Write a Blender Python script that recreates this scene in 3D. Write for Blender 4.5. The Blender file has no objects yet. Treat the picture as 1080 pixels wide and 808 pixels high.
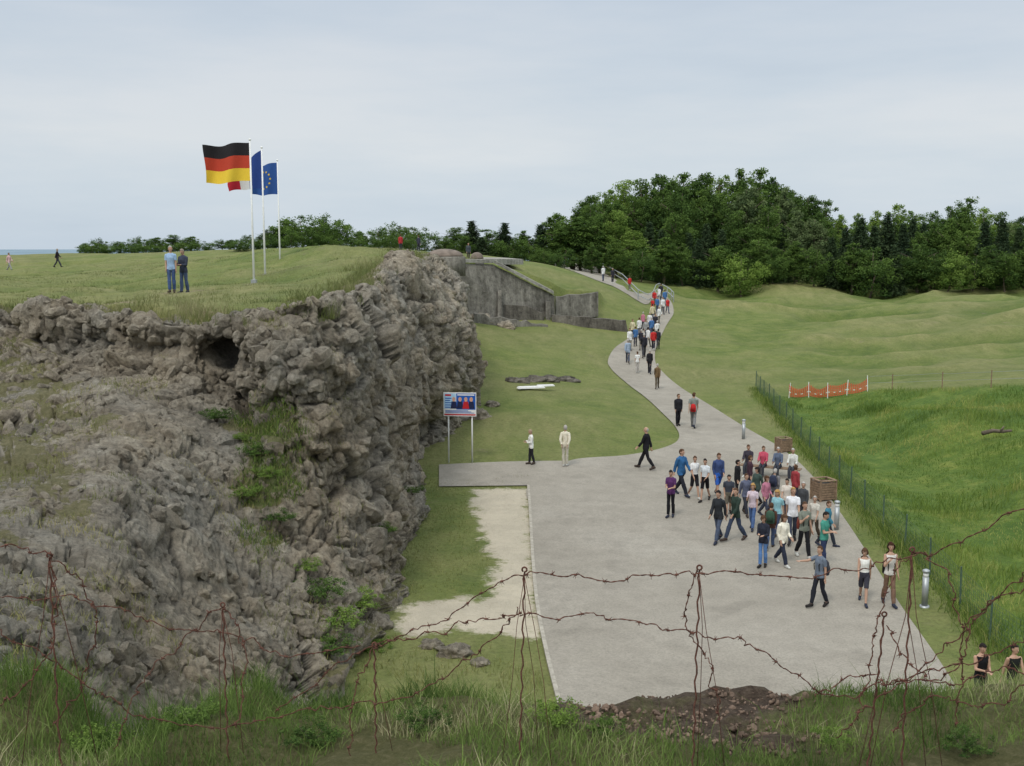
import bpy, math, random, bmesh
import numpy as np
from mathutils import Vector, noise as mn
random.seed(7); rng=np.random.default_rng(7)
R=math.radians
F=1158.0; PITCH=math.atan(149/1158.0); CAMZ=10.0
sp,cp=math.sin(PITCH),math.cos(PITCH)
sc=bpy.context.scene; C=sc.collection
def P(px,py,t):
    u=(px-540)/F; v=(404-py)/F
    return np.array([u*t,(cp+v*sp)*t,CAMZ+(-sp+v*cp)*t])
def S(r,g,b):
    f=lambda c:((c/255+.055)/1.055)**2.4 if c>10 else c/255/12.92
    return (f(r),f(g),f(b),1)
def sstep(x,a=0.,b=1.):
    x=np.clip((x-a)/(b-a),0,1); return x*x*(3-2*x)
# ---------------------------------------------------------------- numpy noise
def _h(ix,iy,s):
    n=(ix.astype(np.int64)*374761393+iy.astype(np.int64)*668265263+s*974711)&0x7fffffff
    n=((n^(n>>13))*1274126177)&0x7fffffff
    return ((n^(n>>16))&0xffff)/65535.0
def vnoise(x,y,s=0):
    ix=np.floor(x);iy=np.floor(y);fx=x-ix;fy=y-iy
    fx=fx*fx*(3-2*fx);fy=fy*fy*(3-2*fy)
    a=_h(ix,iy,s);b=_h(ix+1,iy,s);c=_h(ix,iy+1,s);d=_h(ix+1,iy+1,s)
    return (a*(1-fx)+b*fx)*(1-fy)+(c*(1-fx)+d*fx)*fy-.5
def fbm(x,y,s=0,o=4):
    r=0;a=1.
    for i in range(o):
        r=r+a*vnoise(x,y,s+i); x,y=(x*1.62-y*1.22)+11.3,(x*1.22+y*1.62)+5.7;a*=.5
    return r
class TPS:
    def __init__(s,pts,lam=.02):
        p=np.array(pts,float); s.X=p[:,:2]/40; n=len(p)
        K=s.U(np.linalg.norm(s.X[:,None]-s.X[None],axis=2))+lam*np.eye(n)
        Q=np.c_[np.ones(n),s.X]; A=np.zeros((n+3,n+3)); A[:n,:n]=K;A[:n,n:]=Q;A[n:,:n]=Q.T
        s.w=np.linalg.solve(A,np.r_[p[:,2],0,0,0])
    def U(s,r): return np.where(r>1e-9,r*r*np.log(np.maximum(r,1e-9)),0)
    def __call__(s,x,y):
        x=np.clip(x,-200,200);y=np.clip(y,-40,230)
        out=np.zeros(x.size); xf=x.ravel()/40;yf=y.ravel()/40
        for i in range(0,x.size,20000):
            a=xf[i:i+20000];b=yf[i:i+20000]
            r=np.hypot(a[:,None]-s.X[None,:,0],b[:,None]-s.X[None,:,1])
            out[i:i+20000]=s.U(r)@s.w[:-3]+s.w[-3]+s.w[-2]*a+s.w[-1]*b
        return out.reshape(x.shape)
def poly_sd(x,y,poly):
    poly=np.array(poly)[:,:2]; n=len(poly); d=np.full(x.shape,1e9); ins=np.zeros(x.shape,bool)
    for i in range(n):
        ax,ay=poly[i];bx,by=poly[(i+1)%n]; ex,ey=bx-ax,by-ay
        t=np.clip(((x-ax)*ex+(y-ay)*ey)/(ex*ex+ey*ey+1e-12),0,1)
        d=np.minimum(d,np.hypot(x-ax-t*ex,y-ay-t*ey))
        c=((ay>y)!=(by>y))&(x<(bx-ax)*(y-ay)/((by-ay) if by!=ay else 1e-9)+ax)
        ins^=c
    return np.where(ins,d,-d)
# ---------------------------------------------------------------- rock stations (top edge -> foot)
ST=[
 [(-260,322,41),(-260,370,40),(-250,420,34),(-240,540,24),(-260,660,15),(-300,790,9)],
 [(-100,326,39),(-100,372,38),(-100,405,34),(-90,530,23),(-110,655,14.5),(-150,770,9)],
 [(0,328,36.5),(0,374,35.6),(-5,402,32.5),(-5,520,22.5),(-30,650,14.5),(-60,765,9.5)],
 [(70,330,34.5),(72,378,33.6),(66,404,31.5),(60,520,22.5),(40,650,15.5),(10,775,10)],
 [(140,334,32.8),(140,380,32.2),(130,408,30.5),(125,520,23),(105,650,17),(70,790,11)],
 [(205,340,31.6),(200,392,31.4),(195,430,29.5),(180,540,24.5),(165,660,19.5),(140,800,14)],
 [(246,347,31.8),(248,405,32.0),(240,450,29.6),(235,560,26),(235,670,22),(230,790,18.5)],
 [(292,345,30.2),(290,400,29.4),(305,470,29.2),(300,565,27.6),(310,670,24.2),(300,770,21.5)],
 [(345,336,31),(362,395,30.4),(368,470,30.4),(365,560,29),(365,640,27.2),(345,745,23.8)],
 [(388,318,36),(405,395,34.6),(407,465,34.8),(418,540,33),(420,600,31.2),(414,650,29.8)],
 [(404,301,42),(430,375,40.9),(438,435,41.2),(430,490,42.5),(438,520,42),(440,548,40)],
 [(428,286,50),(448,345,48.8),(455,405,49),(440,448,51),(446,480,51),(450,500,49)],
 [(452,277,58),(482,335,56.5),(496,378,56.5),(500,410,58),(497,440,60),(493,458,58)],
 [(462,275,66),(484,300,66),(488,340,67),(492,380,68),(495,405,68),(498,425,66)],
 [(440,274,76),(476,290,78),(482,320,79),(486,350,79),(488,375,79),(488,395,78)],
 [(430,274,92),(462,285,90),(470,315,90),(474,335,90),(476,355,90),(476,370,89)],
]
STW=[[P(*c) for c in s] for s in ST]
def backdir(i):
    a=STW[max(i-1,0)][0];b=STW[min(i+1,len(STW)-1)][0]; t=b-a; v=np.array([-t[1],t[0],0]); return v/np.linalg.norm(v)
def topin(i,d): return STW[i][0]+backdir(i)*d
WALLL=P(478,278,93);WALL1=P(520,279,100);WALL2=P(585,313,101);WALL3=P(632,308,104)
# ---------------------------------------------------------------- height fields
lowp=[(-3,25,0),(1,22,0),(6,22,0),(11,24,0),(0,35,0),(8,35,0),(12,32,0),(-2,45,0),(5,45,0),(12,45,0),(-3,50,0.1),(14,51,0),(3,52,0.05),(9,55,0),(13,58,0),
 (-20,0,0),(20,0,0),(0,0,0),(-20,30,0),(-10,45,0),(-12,60,0),(-60,40,0),(-60,80,1),(8,28,0),(14,28,-.1),(5,40,0)]
lowp+=[tuple(P(*a)) for a in [(700,440,63),(668,410,75),(693,411,75),(645,385,83),(690,383,84),(665,362,93),(690,362,95),(688,345,105),(702,330,118),(692,312,126),(640,297,128),(582,279,129),(550,275,127),
 (600,480,50),(620,440,58),(560,440,57.5),(600,400,72),(520,402,69),(560,370,82),(620,360,88),(540,350,92),(640,352,98),(500,345,88),(490,470,51),(520,440,58),
 (640,304,116),(670,318,118),(600,290,121),(560,279,121),
 (770,385,84),(800,408,75),(720,360,97),(760,330,118),(720,305,142),(800,300,150),(900,302,150),(1000,306,142),(1100,312,135),
 (900,350,102),(1000,358,92),(1100,368,84),(850,393,79),(950,403,67),(1090,406,58),(1000,404,62),
 (900,445,57),(1000,560,36.5),(970,485,47.5),(1090,480,45),(1090,600,31.5),(860,440,61),(760,272,190),(1100,280,190),(500,275,122),(430,268,122)]]
lowp+=[(60,60,5),(60,100,6),(90,150,6.5),(110,80,6),(110,20,6),(40,20,3),(-60,125,8),(-120,125,8),(-60,180,6),(0,180,6),(60,190,5),(120,190,6),(25,25,1.5),(30,40,3)]
highp=[tuple(P(*a)) for a in [(0,328,36.5),(-260,322,41),(-100,326,39),(140,334,32.8),(181,314,42),(194,312,42),(246,347,31.5),(268,298,50),(280,292,55.6),(296,284,65.8),
  (325,257,67),(350,259,66),(300,263,74),(400,266,70),(225,287,64),(240,278,85),(345,333,31.5),(388,318,37),(404,301,43),(428,286,51),(452,277,59),
  (345,283,50),(300,305,42),(370,275,54),(462,275,66),(455,273,92),(495,276,117),(423,265,110),(100,294,75),(0,286,100),(62,284,110),(200,273,110),(-200,300,60),(300,268,110),(180,287,85)]]
highp+=[tuple(P(585,308,106)),tuple(P(525,278,104)),tuple(P(632,305,106)),tuple(P(560,279,121)),tuple(P(600,290,121)),(-60,125,7.6),(-120,125,7.4),(-120,60,7.6),(-60,20,7.8),(-14,20,7.7)]
TL=TPS(lowp);TH=TPS(highp,.004)
HP=[topin(i,1.3) for i in range(len(ST))]+[WALLL+[0,.8,0],WALL1+[-.3,.9,0],WALL2+[-.2,1.0,0],WALL3+[0,1.2,0],np.array([9.5,112,0]),np.array([-4,121,0]),np.array([-190,121,0]),np.array([-190,48,0])]
def H0(x,y):
    x=np.asarray(x,float);y=np.asarray(y,float)
    w=sstep(poly_sd(x,y,HP),0,.7)
    h=TL(x,y)*(1-w)+TH(x,y)*w
    r=np.hypot(x,y); far=np.maximum(5-(r-180)*.07,-95)+8*fbm(x/400,y/400,9,3)*sstep(r,500,3000)
    k=sstep(r,175,270)
    return h*(1-k)+far*k
TS=np.geomspace(10,420,5000)
def march(px,py,Hf):
    d=P(px,py,1.)-np.array([0,0,CAMZ]); x=d[0]*TS;y=d[1]*TS;z=CAMZ+d[2]*TS
    h=Hf(x,y); g=np.where(z<h)[0]
    if len(g)==0 or g[0]==0:
        i=len(TS)-1 if len(g)==0 else 0
        return np.array([x[i],y[i],h[i]]),TS[i]
    i=g[0]; a=z[i-1]-h[i-1]; b=h[i]-z[i]; f=a/(a+b); t=TS[i-1]+(TS[i]-TS[i-1])*f
    p=d*t; return np.array([p[0],p[1],CAMZ+p[2]]),t
Lp=[(600,775),(592,745),(578,690),(568,640),(563,590),(560,540),(558,513),(600,487),(660,481),(700,473),(716,463),(710,448),(690,428),(665,408),(645,390),(642,378),(656,362),(674,346),(689,331),(692,321),(680,312),(632,297),(578,279),(546,275)]
Rp=[(1040,775),(1020,745),(985,690),(950,640),(918,590),(885,540),(865,512),(852,498),(842,488),(832,480),(822,472),(792,455),(755,432),(722,412),(700,394),(691,381),(693,364),(701,347),(710,332),(708,319),(694,309),(645,293),(587,277),(552,273.5)]
Lw=[march(a,b,H0)[0] for a,b in Lp];Rw=[march(a,b,H0)[0] for a,b in Rp]
Lw=[np.array([0.8,14,0])]+Lw;Rw=[np.array([10.8,14,0])]+Rw
ROADP=Lw+Rw[::-1]
SPUR=[march(463,491,H0)[0],march(600,487,H0)[0],march(558,513,H0)[0],march(463,514,H0)[0]]
LUSH0=[march(a,b,H0)[0] for a,b in [(800,411),(835,417),(915,412),(1000,408),(1079,407)]]+[np.array([60,60,0]),np.array([60,5,0]),np.array([13.5,14,0])]+[march(a,b,H0)[0] for a,b in [(1062,692),(1000,628),(930,553),(870,495),(830,446)]]
def HUMP(x,y):
    sd=np.maximum(poly_sd(x,y,ROADP),poly_sd(x,y,SPUR))
    m=sstep(-sd,.8,8); r=np.hypot(x,y)
    hi=sstep(poly_sd(x,y,HP),0,1.5);ld=poly_sd(x,y,LUSH0);lu=sstep(ld,.5,5)
    amp=(.34+.6*sstep(y,62,105)*sstep(x,8,25)+.55*lu)*m
    amp=amp*(1-sstep(r,200,300))
    b=fbm(x/9,y/9,3,4)*amp+fbm(x/3.,y/3.,5,3)*(.16+.34*hi+.15*lu)*m*(1-sstep(r,110,180)*(1-.0*hi))
    zone=m*sstep(y,60,82)*sstep(x,9,20)*(1-sstep(r,170,240))
    n1=fbm(x/12+3,y/9,21,2);n2=fbm(x/7+13,y/6,26,2)
    cr=((.32-np.abs(n1)*2.2)*.85+(.2-np.abs(n2)*1.6)*.45)*zone
    dip=-.55*np.exp(-((ld-3.5)/2.2)**2)*(ld>0)*(y<70)
    return b+cr+dip
def H(x,y):
    x=np.asarray(x,float);y=np.asarray(y,float)
    return H0(x,y)+HUMP(x,y)
def G(px,py): return march(px,py,H)
def at(px,t):
    p=P(px,300,t); return np.array([p[0],p[1],float(H(np.array([p[0]]),np.array([p[1]]))[0])])
# ---------------------------------------------------------------- node helpers
def newmat(name):
    m=bpy.data.materials.new(name);m.use_nodes=True;nt=m.node_tree
    b=nt.nodes['Principled BSDF'];b.inputs['Roughness'].default_value=.9
    b.inputs['Specular IOR Level'].default_value=.2
    return m,nt,b
def nd(nt,t,**k):
    n=nt.nodes.new(t)
    for a,v in k.items(): setattr(n,a,v)
    return n
def noise_(nt,vec,scale,detail=6,rough=.6):
    n=nd(nt,'ShaderNodeTexNoise');n.inputs['Scale'].default_value=scale;n.inputs['Detail'].default_value=detail;n.inputs['Roughness'].default_value=rough
    if vec is not None: nt.links.new(vec,n.inputs['Vector'])
    return n.outputs['Fac']
def ramp(nt,fac,stops):
    r=nd(nt,'ShaderNodeValToRGB');e=r.color_ramp.elements
    while len(e)<len(stops): e.new(.5)
    for i,(p,c) in enumerate(stops): e[i].position=p;e[i].color=c if len(c)==4 else (*c,1)
    nt.links.new(fac,r.inputs['Fac']);return r.outputs['Color']
def mix(nt,fac,a,b,mode='MIX'):
    m=nd(nt,'ShaderNodeMix',data_type='RGBA',blend_type=mode,clamp_factor=True)
    for v,k in ((fac,0),(a,6),(b,7)):
        if isinstance(v,(int,float)): m.inputs[k].default_value=v
        elif isinstance(v,tuple): m.inputs[k].default_value=v
        else: nt.links.new(v,m.inputs[k])
    return m.outputs[2]
def maths(nt,op,a,b=0.):
    m=nd(nt,'ShaderNodeMath',operation=op)
    for v,k in ((a,0),(b,1)):
        if isinstance(v,(int,float)): m.inputs[k].default_value=v
        else: nt.links.new(v,m.inputs[k])
    return m.outputs[0]
def bump(nt,b,h,dist,st=1.):
    n=nd(nt,'ShaderNodeBump');n.inputs['Strength'].default_value=st;n.inputs['Distance'].default_value=dist
    nt.links.new(h,n.inputs['Height']);nt.links.new(n.outputs[0],b.inputs['Normal']);return n
def objc(nt): return nd(nt,'ShaderNodeTexCoord').outputs['Object']
def attr(nt,name): return nd(nt,'ShaderNodeAttribute',attribute_name=name).outputs['Fac']
G4=lambda g:(g,g,g,1)
def simple(name,c,rough=.85,var=.18,scale=8,bd=0,metal=0):
    m,nt,b=newmat(name);v=objc(nt)
    n=noise_(nt,v,scale,3)
    lo=tuple(x*(1-var) for x in c[:3])+(1,);hi=tuple(min(1,x*(1+var)) for x in c[:3])+(1,)
    nt.links.new(ramp(nt,n,[(.3,lo),(.7,hi)]),b.inputs['Base Color'])
    b.inputs['Roughness'].default_value=rough;b.inputs['Metallic'].default_value=metal
    if bd: bump(nt,b,noise_(nt,v,scale*3,3),bd)
    return m
def ground_mat():
    m,nt,b=newmat('grassland');v=objc(nt)
    big=noise_(nt,v,.07,5,.6);med=noise_(nt,v,.55,6,.7);fin=noise_(nt,v,7,5,.75)
    mp=nd(nt,'ShaderNodeMapping');mp.inputs['Scale'].default_value=(1.0,.35,1);nt.links.new(v,mp.inputs['Vector'])
    st=noise_(nt,mp.outputs[0],1.1,6,.75)
    base=ramp(nt,med,[(.28,(.085,.122,.03)),(.5,(.138,.172,.045)),(.72,(.21,.215,.078))])
    dry=ramp(nt,st,[(.3,(.12,.14,.043)),(.7,(.255,.24,.108))])
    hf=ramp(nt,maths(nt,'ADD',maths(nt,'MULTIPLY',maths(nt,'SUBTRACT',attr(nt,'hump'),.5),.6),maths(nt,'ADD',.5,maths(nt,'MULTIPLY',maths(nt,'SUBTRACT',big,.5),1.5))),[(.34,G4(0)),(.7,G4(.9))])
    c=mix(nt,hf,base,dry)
    c=mix(nt,.8,c,ramp(nt,attr(nt,'hump'),[(.22,(.68,.76,.62)),(.5,(1,1,1)),(.85,(1.1,1.08,1.05))]),'MULTIPLY')  # paints relief into the turf: hollows darker and greener, crests lighter and drier
    lush=ramp(nt,noise_(nt,v,.8,7,.78),[(.28,(.045,.09,.015)),(.5,(.095,.155,.028)),(.72,(.19,.225,.055))])
    lush=mix(nt,.8,lush,ramp(nt,noise_(nt,v,.16,5,.7),[(.35,(.65,.80,.75)),(.65,(1.3,1.12,1.05))]),'MULTIPLY')
    lf=ramp(nt,maths(nt,'ADD',attr(nt,'lush'),maths(nt,'MULTIPLY',maths(nt,'SUBTRACT',med,.5),.5)),[(.42,G4(0)),(.62,G4(1))])
    c=mix(nt,lf,c,lush)
    spk=ramp(nt,fin,[(.3,G4(.62)),(.5,G4(1)),(.75,G4(1.3))])
    c=mix(nt,.8,c,spk,'MULTIPLY')
    gfin=noise_(nt,v,38,4,.8)
    gn=maths(nt,'ADD',attr(nt,'gravel'),maths(nt,'MULTIPLY',maths(nt,'SUBTRACT',noise_(nt,v,.9,8,.78),.5),1.5))
    gf=ramp(nt,gn,[(.42,G4(0)),(.60,G4(1))])
    gc=ramp(nt,gfin,[(.25,(.42,.365,.27)),(.5,(.53,.47,.365)),(.8,(.62,.56,.455))])
    gc=mix(nt,.7,gc,ramp(nt,noise_(nt,v,.8,6,.7),[(.35,G4(.80)),(.6,G4(1.05))]),'MULTIPLY')
    c=mix(nt,gf,c,gc)
    sn=ramp(nt,noise_(nt,v,.45,8,.8),[(.60,G4(0)),(.69,G4(.65))])
    c=mix(nt,maths(nt,'MULTIPLY',sn,ramp(nt,attr(nt,'lush'),[(0,G4(1)),(.6,G4(0))])),c,(.21,.175,.115,1))
    wn=ramp(nt,maths(nt,'ADD',attr(nt,'worn'),maths(nt,'MULTIPLY',maths(nt,'SUBTRACT',noise_(nt,v,1.2,7,.75),.5),1.1)),[(.5,G4(0)),(.62,G4(.85))])
    c=mix(nt,wn,c,(.24,.19,.125,1))
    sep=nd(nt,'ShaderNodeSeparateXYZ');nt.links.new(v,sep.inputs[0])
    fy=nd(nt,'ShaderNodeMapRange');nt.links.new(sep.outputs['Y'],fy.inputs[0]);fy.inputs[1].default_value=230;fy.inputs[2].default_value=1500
    farc=ramp(nt,noise_(nt,v,.0016,6,.7),[(.35,(.15,.215,.27)),(.65,(.22,.29,.34))])  # aerial haze painted into the colour of the distant ground
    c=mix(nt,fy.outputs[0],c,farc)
    nt.links.new(c,b.inputs['Base Color'])
    h=maths(nt,'ADD',maths(nt,'MULTIPLY',fin,.8),maths(nt,'MULTIPLY',med,2.2))
    bump(nt,b,h,.17,.8)
    return m
M={}
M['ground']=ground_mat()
def road_mat():
    m,nt,b=newmat('worn_asphalt');v=objc(nt)
    big=noise_(nt,v,.16,6,.65);fin=noise_(nt,v,16,5,.8);med=noise_(nt,v,1.5,6,.7);pat=noise_(nt,v,.45,3,.5)
    c=ramp(nt,big,[(.3,(.25,.226,.188)),(.55,(.30,.273,.231)),(.75,(.345,.318,.275))])
    c=mix(nt,.9,c,ramp(nt,fin,[(.25,G4(.6)),(.5,G4(1)),(.8,G4(1.3))]),'MULTIPLY')
    c=mix(nt,.8,c,ramp(nt,med,[(.3,G4(.84)),(.6,G4(1.06))]),'MULTIPLY')
    c=mix(nt,.6,c,ramp(nt,pat,[(.36,G4(.84)),(.40,G4(1.0))]),'MULTIPLY')
    nt.links.new(c,b.inputs['Base Color']);bump(nt,b,fin,.02,.6);return m
M['road']=road_mat()
M['kerb']=simple('pale_kerb',(.36,.33,.28),.9,.25,6,.01)
def rock_mat():
    m,nt,b=newmat('weathered_rock');v=objc(nt)
    g=nd(nt,'ShaderNodeNewGeometry')
    big=noise_(nt,v,.30,5,.65);med=noise_(nt,v,1.4,8,.75);fin=noise_(nt,v,7,9,.85)
    vo=nd(nt,'ShaderNodeTexVoronoi',feature='F1');vo.inputs['Scale'].default_value=6;nt.links.new(v,vo.inputs['Vector'])
    c=ramp(nt,med,[(.25,(.215,.19,.15)),(.42,(.33,.298,.248)),(.58,(.43,.395,.335)),(.78,(.56,.525,.455))])
    c=mix(nt,.9,c,ramp(nt,big,[(.35,(.93,.94,.94)),(.65,(1.1,1.0,.86))]),'MULTIPLY')
    c=mix(nt,1.,c,ramp(nt,fin,[(.34,G4(.22)),(.45,G4(.78)),(.58,G4(1.08)),(.75,G4(1.4))]),'MULTIPLY')
    c=mix(nt,.35,c,ramp(nt,vo.outputs['Distance'],[(.1,G4(1.15)),(.6,G4(.55))]),'MULTIPLY')
    c=mix(nt,.8,c,ramp(nt,attr(nt,'cavity'),[(.12,G4(.38)),(.5,G4(1)),(.85,G4(1.15))]),'MULTIPLY')  # painted occlusion: low cavity values darken the rock colour in crevices
    sep=nd(nt,'ShaderNodeSeparateXYZ');nt.links.new(g.outputs['Normal'],sep.inputs[0])
    up=maths(nt,'ADD',sep.outputs['Z'],maths(nt,'MULTIPLY',maths(nt,'SUBTRACT',noise_(nt,v,.6,8,.75),.5),2.4))
    up=maths(nt,'ADD',up,maths(nt,'MULTIPLY',maths(nt,'SUBTRACT',attr(nt,'moss'),.5),1.3))
    mf=ramp(nt,up,[(.92,G4(0)),(1.15,G4(.85))])
    mc=ramp(nt,fin,[(.3,(.09,.09,.035)),(.5,(.17,.16,.068)),(.7,(.28,.235,.125))])
    gs=ramp(nt,attr(nt,'moss'),[(.75,G4(0)),(.95,G4(.8))])
    mc=mix(nt,gs,mc,(.10,.15,.032,1))
    c=mix(nt,mf,c,mc)
    nt.links.new(c,b.inputs['Base Color'])
    h=maths(nt,'ADD',maths(nt,'MULTIPLY',fin,1.),maths(nt,'ADD',med,maths(nt,'MULTIPLY',vo.outputs['Distance'],-.35)))
    bump(nt,b,h,.16,1.);return m
M['rock']=rock_mat()
def bank_mat():
    m,nt,b=newmat('rough_soil_turf');v=objc(nt)
    med=noise_(nt,v,2.5,8,.75);fin=noise_(nt,v,22,9,.88)
    soil=ramp(nt,fin,[(.34,(.03,.02,.014)),(.46,(.10,.068,.048)),(.58,(.17,.125,.09)),(.74,(.34,.29,.23))])
    gr=ramp(nt,fin,[(.3,(.07,.08,.026)),(.5,(.16,.155,.06)),(.7,(.32,.27,.15))])
    k=ramp(nt,maths(nt,'ADD',med,maths(nt,'MULTIPLY',attr(nt,'dirt'),-.42)),[(.1,G4(0)),(.30,G4(1))])
    nt.links.new(mix(nt,k,soil,gr),b.inputs['Base Color']);bump(nt,b,maths(nt,'ADD',fin,med),.07,1);return m
M['bank']=bank_mat()
def conc_mat(name,a,bc):
    m,nt,b=newmat(name);v=objc(nt)
    mp=nd(nt,'ShaderNodeMapping');mp.inputs['Scale'].default_value=(1.6,1.6,.22);nt.links.new(v,mp.inputs['Vector'])
    st=noise_(nt,mp.outputs[0],.9,7,.75);fin=noise_(nt,v,2.2,8,.8);blo=noise_(nt,v,.35,5,.7)
    c=ramp(nt,st,[(.35,a),(.62,bc)])
    c=mix(nt,.9,c,ramp(nt,fin,[(.32,G4(.35)),(.5,G4(1)),(.72,G4(1.35))]),'MULTIPLY')
    c=mix(nt,.8,c,ramp(nt,blo,[(.35,G4(.55)),(.6,G4(1.1))]),'MULTIPLY')
    nt.links.new(c,b.inputs['Base Color']);bump(nt,b,fin,.25,.9);return m
M['conc']=conc_mat('stained_concrete',(.13,.12,.10),(.31,.29,.25))
M['concl']=conc_mat('pale_concrete',(.30,.285,.25),(.48,.455,.41))
M['concd']=conc_mat('dark_stone',(.075,.066,.055),(.21,.19,.16))
M['rust']=simple('rusty_iron',(.12,.055,.04),.9,.45,60)
M['white']=simple('white_paint',(.78,.78,.77),.4,.05)
M['metal']=simple('galvanised_metal',(.38,.40,.41),.45,.12,5,0,.5)
M['green']=simple('green_wire',(.075,.12,.085),.6,.2)
M['wood']=simple('weathered_timber',(.24,.165,.11),.85,.35,9,.01)
M['steel']=simple('dark_steel',(.17,.135,.11),.7,.3,2,.02)
M['black']=simple('black_plastic',(.015,.015,.015),.6,.2)
M['red']=simple('red_netting',(.62,.12,.06),.7,.15)
# ---------------------------------------------------------------- object helpers
def tag(o,label=None,cat=None,group=None,kind=None):
    if label:o['label']=label
    if cat:o['category']=cat
    if group:o['group']=group
    if kind:o['kind']=kind
    return o
def empty(name,loc,rz=0,label=None,cat=None,group=None):
    o=bpy.data.objects.new(name,None);C.objects.link(o);o.location=[float(a) for a in loc];o.rotation_euler=(0,0,rz);o.empty_display_size=.2
    return tag(o,label,cat,group)
def link(name,me,parent=None,mats=None):
    o=bpy.data.objects.new(name,me);C.objects.link(o)
    if mats:
        for m in mats: me.materials.append(m)
    if parent: o.parent=parent
    return o
def mesh_np(name,V,Fc,smooth=True):
    me=bpy.data.meshes.new(name);V=np.asarray(V,np.float32);Fc=np.asarray(Fc,np.int32);k=Fc.shape[1]
    me.vertices.add(len(V));me.vertices.foreach_set('co',V.ravel())
    me.loops.add(Fc.size);me.loops.foreach_set('vertex_index',Fc.ravel())
    me.polygons.add(len(Fc));me.polygons.foreach_set('loop_start',np.arange(0,Fc.size,k,dtype=np.int32))
    me.polygons.foreach_set('use_smooth',np.full(len(Fc),smooth));me.update(calc_edges=True);return me
def fattr(me,name,vals):
    a=me.attributes.new(name,'FLOAT','POINT');a.data.foreach_set('value',np.asarray(vals,np.float32))
class MB:
    def __init__(s): s.v=[];s.f=[];s.m=[]
    def add(s,V,Fs,mi=0):
        o=len(s.v);s.v+= [tuple(float(q) for q in p) for p in V];s.f+=[tuple(i+o for i in f) for f in Fs];s.m+=[mi]*len(Fs);return s
    def box(s,c,d,rz=0,mi=0,tp=1.):
        cx,cy,cz=c;dx,dy,dz=[q/2 for q in d];V=[]
        for z in (-1,1):
            k=tp if z>0 else 1
            for x,y in ((-1,-1),(1,-1),(1,1),(-1,1)):
                a=x*dx*k;b=y*dy*k;V.append((cx+a*math.cos(rz)-b*math.sin(rz),cy+a*math.sin(rz)+b*math.cos(rz),cz+z*dz))
        return s.add(V,[(3,2,1,0),(4,5,6,7),(0,1,5,4),(1,2,6,5),(2,3,7,6),(3,0,4,7)],mi)
    def tube(s,pts,r,n=6,mi=0,cap=True):
        pts=[Vector([float(q) for q in p]) for p in pts];V=[];Fs=[];m=len(pts)
        rr=r if hasattr(r,'__len__') else [r]*m
        up=None
        for i,p in enumerate(pts):
            d=(pts[min(i+1,m-1)]-pts[max(i-1,0)]).normalized()
            if up is None: up=d.orthogonal().normalized()
            up=(up-d*up.dot(d));up=up.normalized() if up.length>1e-6 else d.orthogonal().normalized()
            w=d.cross(up)
            for k in range(n):
                a=2*math.pi*k/n;V.append(p+(up*math.cos(a)+w*math.sin(a))*rr[i])
        for i in range(m-1):
            for k in range(n): Fs.append((i*n+k,i*n+(k+1)%n,(i+1)*n+(k+1)%n,(i+1)*n+k))
        if cap: Fs+=[tuple(range(n))[::-1],tuple(range((m-1)*n,m*n))]
        return s.add(V,Fs,mi)
    def ell(s,c,r,mi=0,nu=12,nv=8,jit=0):
        V=[(c[0],c[1],c[2]-r[2])];Fs=[]
        for j in range(1,nv):
            t=-math.pi/2+math.pi*j/nv
            for i in range(nu):
                a=2*math.pi*i/nu;V.append((c[0]+r[0]*math.cos(t)*math.cos(a),c[1]+r[1]*math.cos(t)*math.sin(a),c[2]+r[2]*math.sin(t)))
        V.append((c[0],c[1],c[2]+r[2]));n=len(V)-1
        for i in range(nu): Fs.append((0,1+(i+1)%nu,1+i));Fs.append((n,n-nu+i,n-nu+(i+1)%nu))
        for j in range(nv-2):
            for i in range(nu): Fs.append((1+j*nu+i,1+j*nu+(i+1)%nu,1+(j+1)*nu+(i+1)%nu,1+(j+1)*nu+i))
        return s.add(V,Fs,mi)
    def loft(s,rings,n=16,mi=0):
        V=[];Fs=[]
        for (x,y,z,rx,ry) in rings:
            for k in range(n):
                a=2*math.pi*k/n;V.append((x+rx*math.cos(a),y+ry*math.sin(a),z))
        for i in range(len(rings)-1):
            for k in range(n): Fs.append((i*n+k,i*n+(k+1)%n,(i+1)*n+(k+1)%n,(i+1)*n+k))
        Fs+=[tuple(range(n))[::-1],tuple(range((len(rings)-1)*n,len(rings)*n))]
        return s.add(V,Fs,mi)
    def mesh(s,name,mats=(),smooth=False):
        me=bpy.data.meshes.new(name);me.from_pydata(s.v,[],s.f)
        for m in mats: me.materials.append(m)
        me.polygons.foreach_set('material_index',s.m);me.polygons.foreach_set('use_smooth',[smooth]*len(s.f));me.update();return me
    def build(s,name,mats,parent=None,smooth=False):
        return link(name,s.mesh(name,mats if isinstance(mats,(list,tuple)) else [mats],smooth),parent)
def catmull(pts,n):
    p=np.array(pts,float);m=len(p);out=[]
    u=np.linspace(0,m-1,n)
    for t in u:
        i=min(int(t),m-2);f=t-i
        a=p[max(i-1,0)];b=p[i];c=p[i+1];d=p[min(i+2,m-1)]
        out.append(.5*((2*b)+(-a+c)*f+(2*a-5*b+4*c-d)*f*f+(-a+3*b-3*c+d)*f**3))
    return np.array(out)
def gridfaces(nu,nv):
    i=np.arange(nu-1)[:,None]*nv+np.arange(nv-1)[None];i=i.ravel()
    return np.c_[i,i+nv,i+nv+1,i+1]
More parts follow.
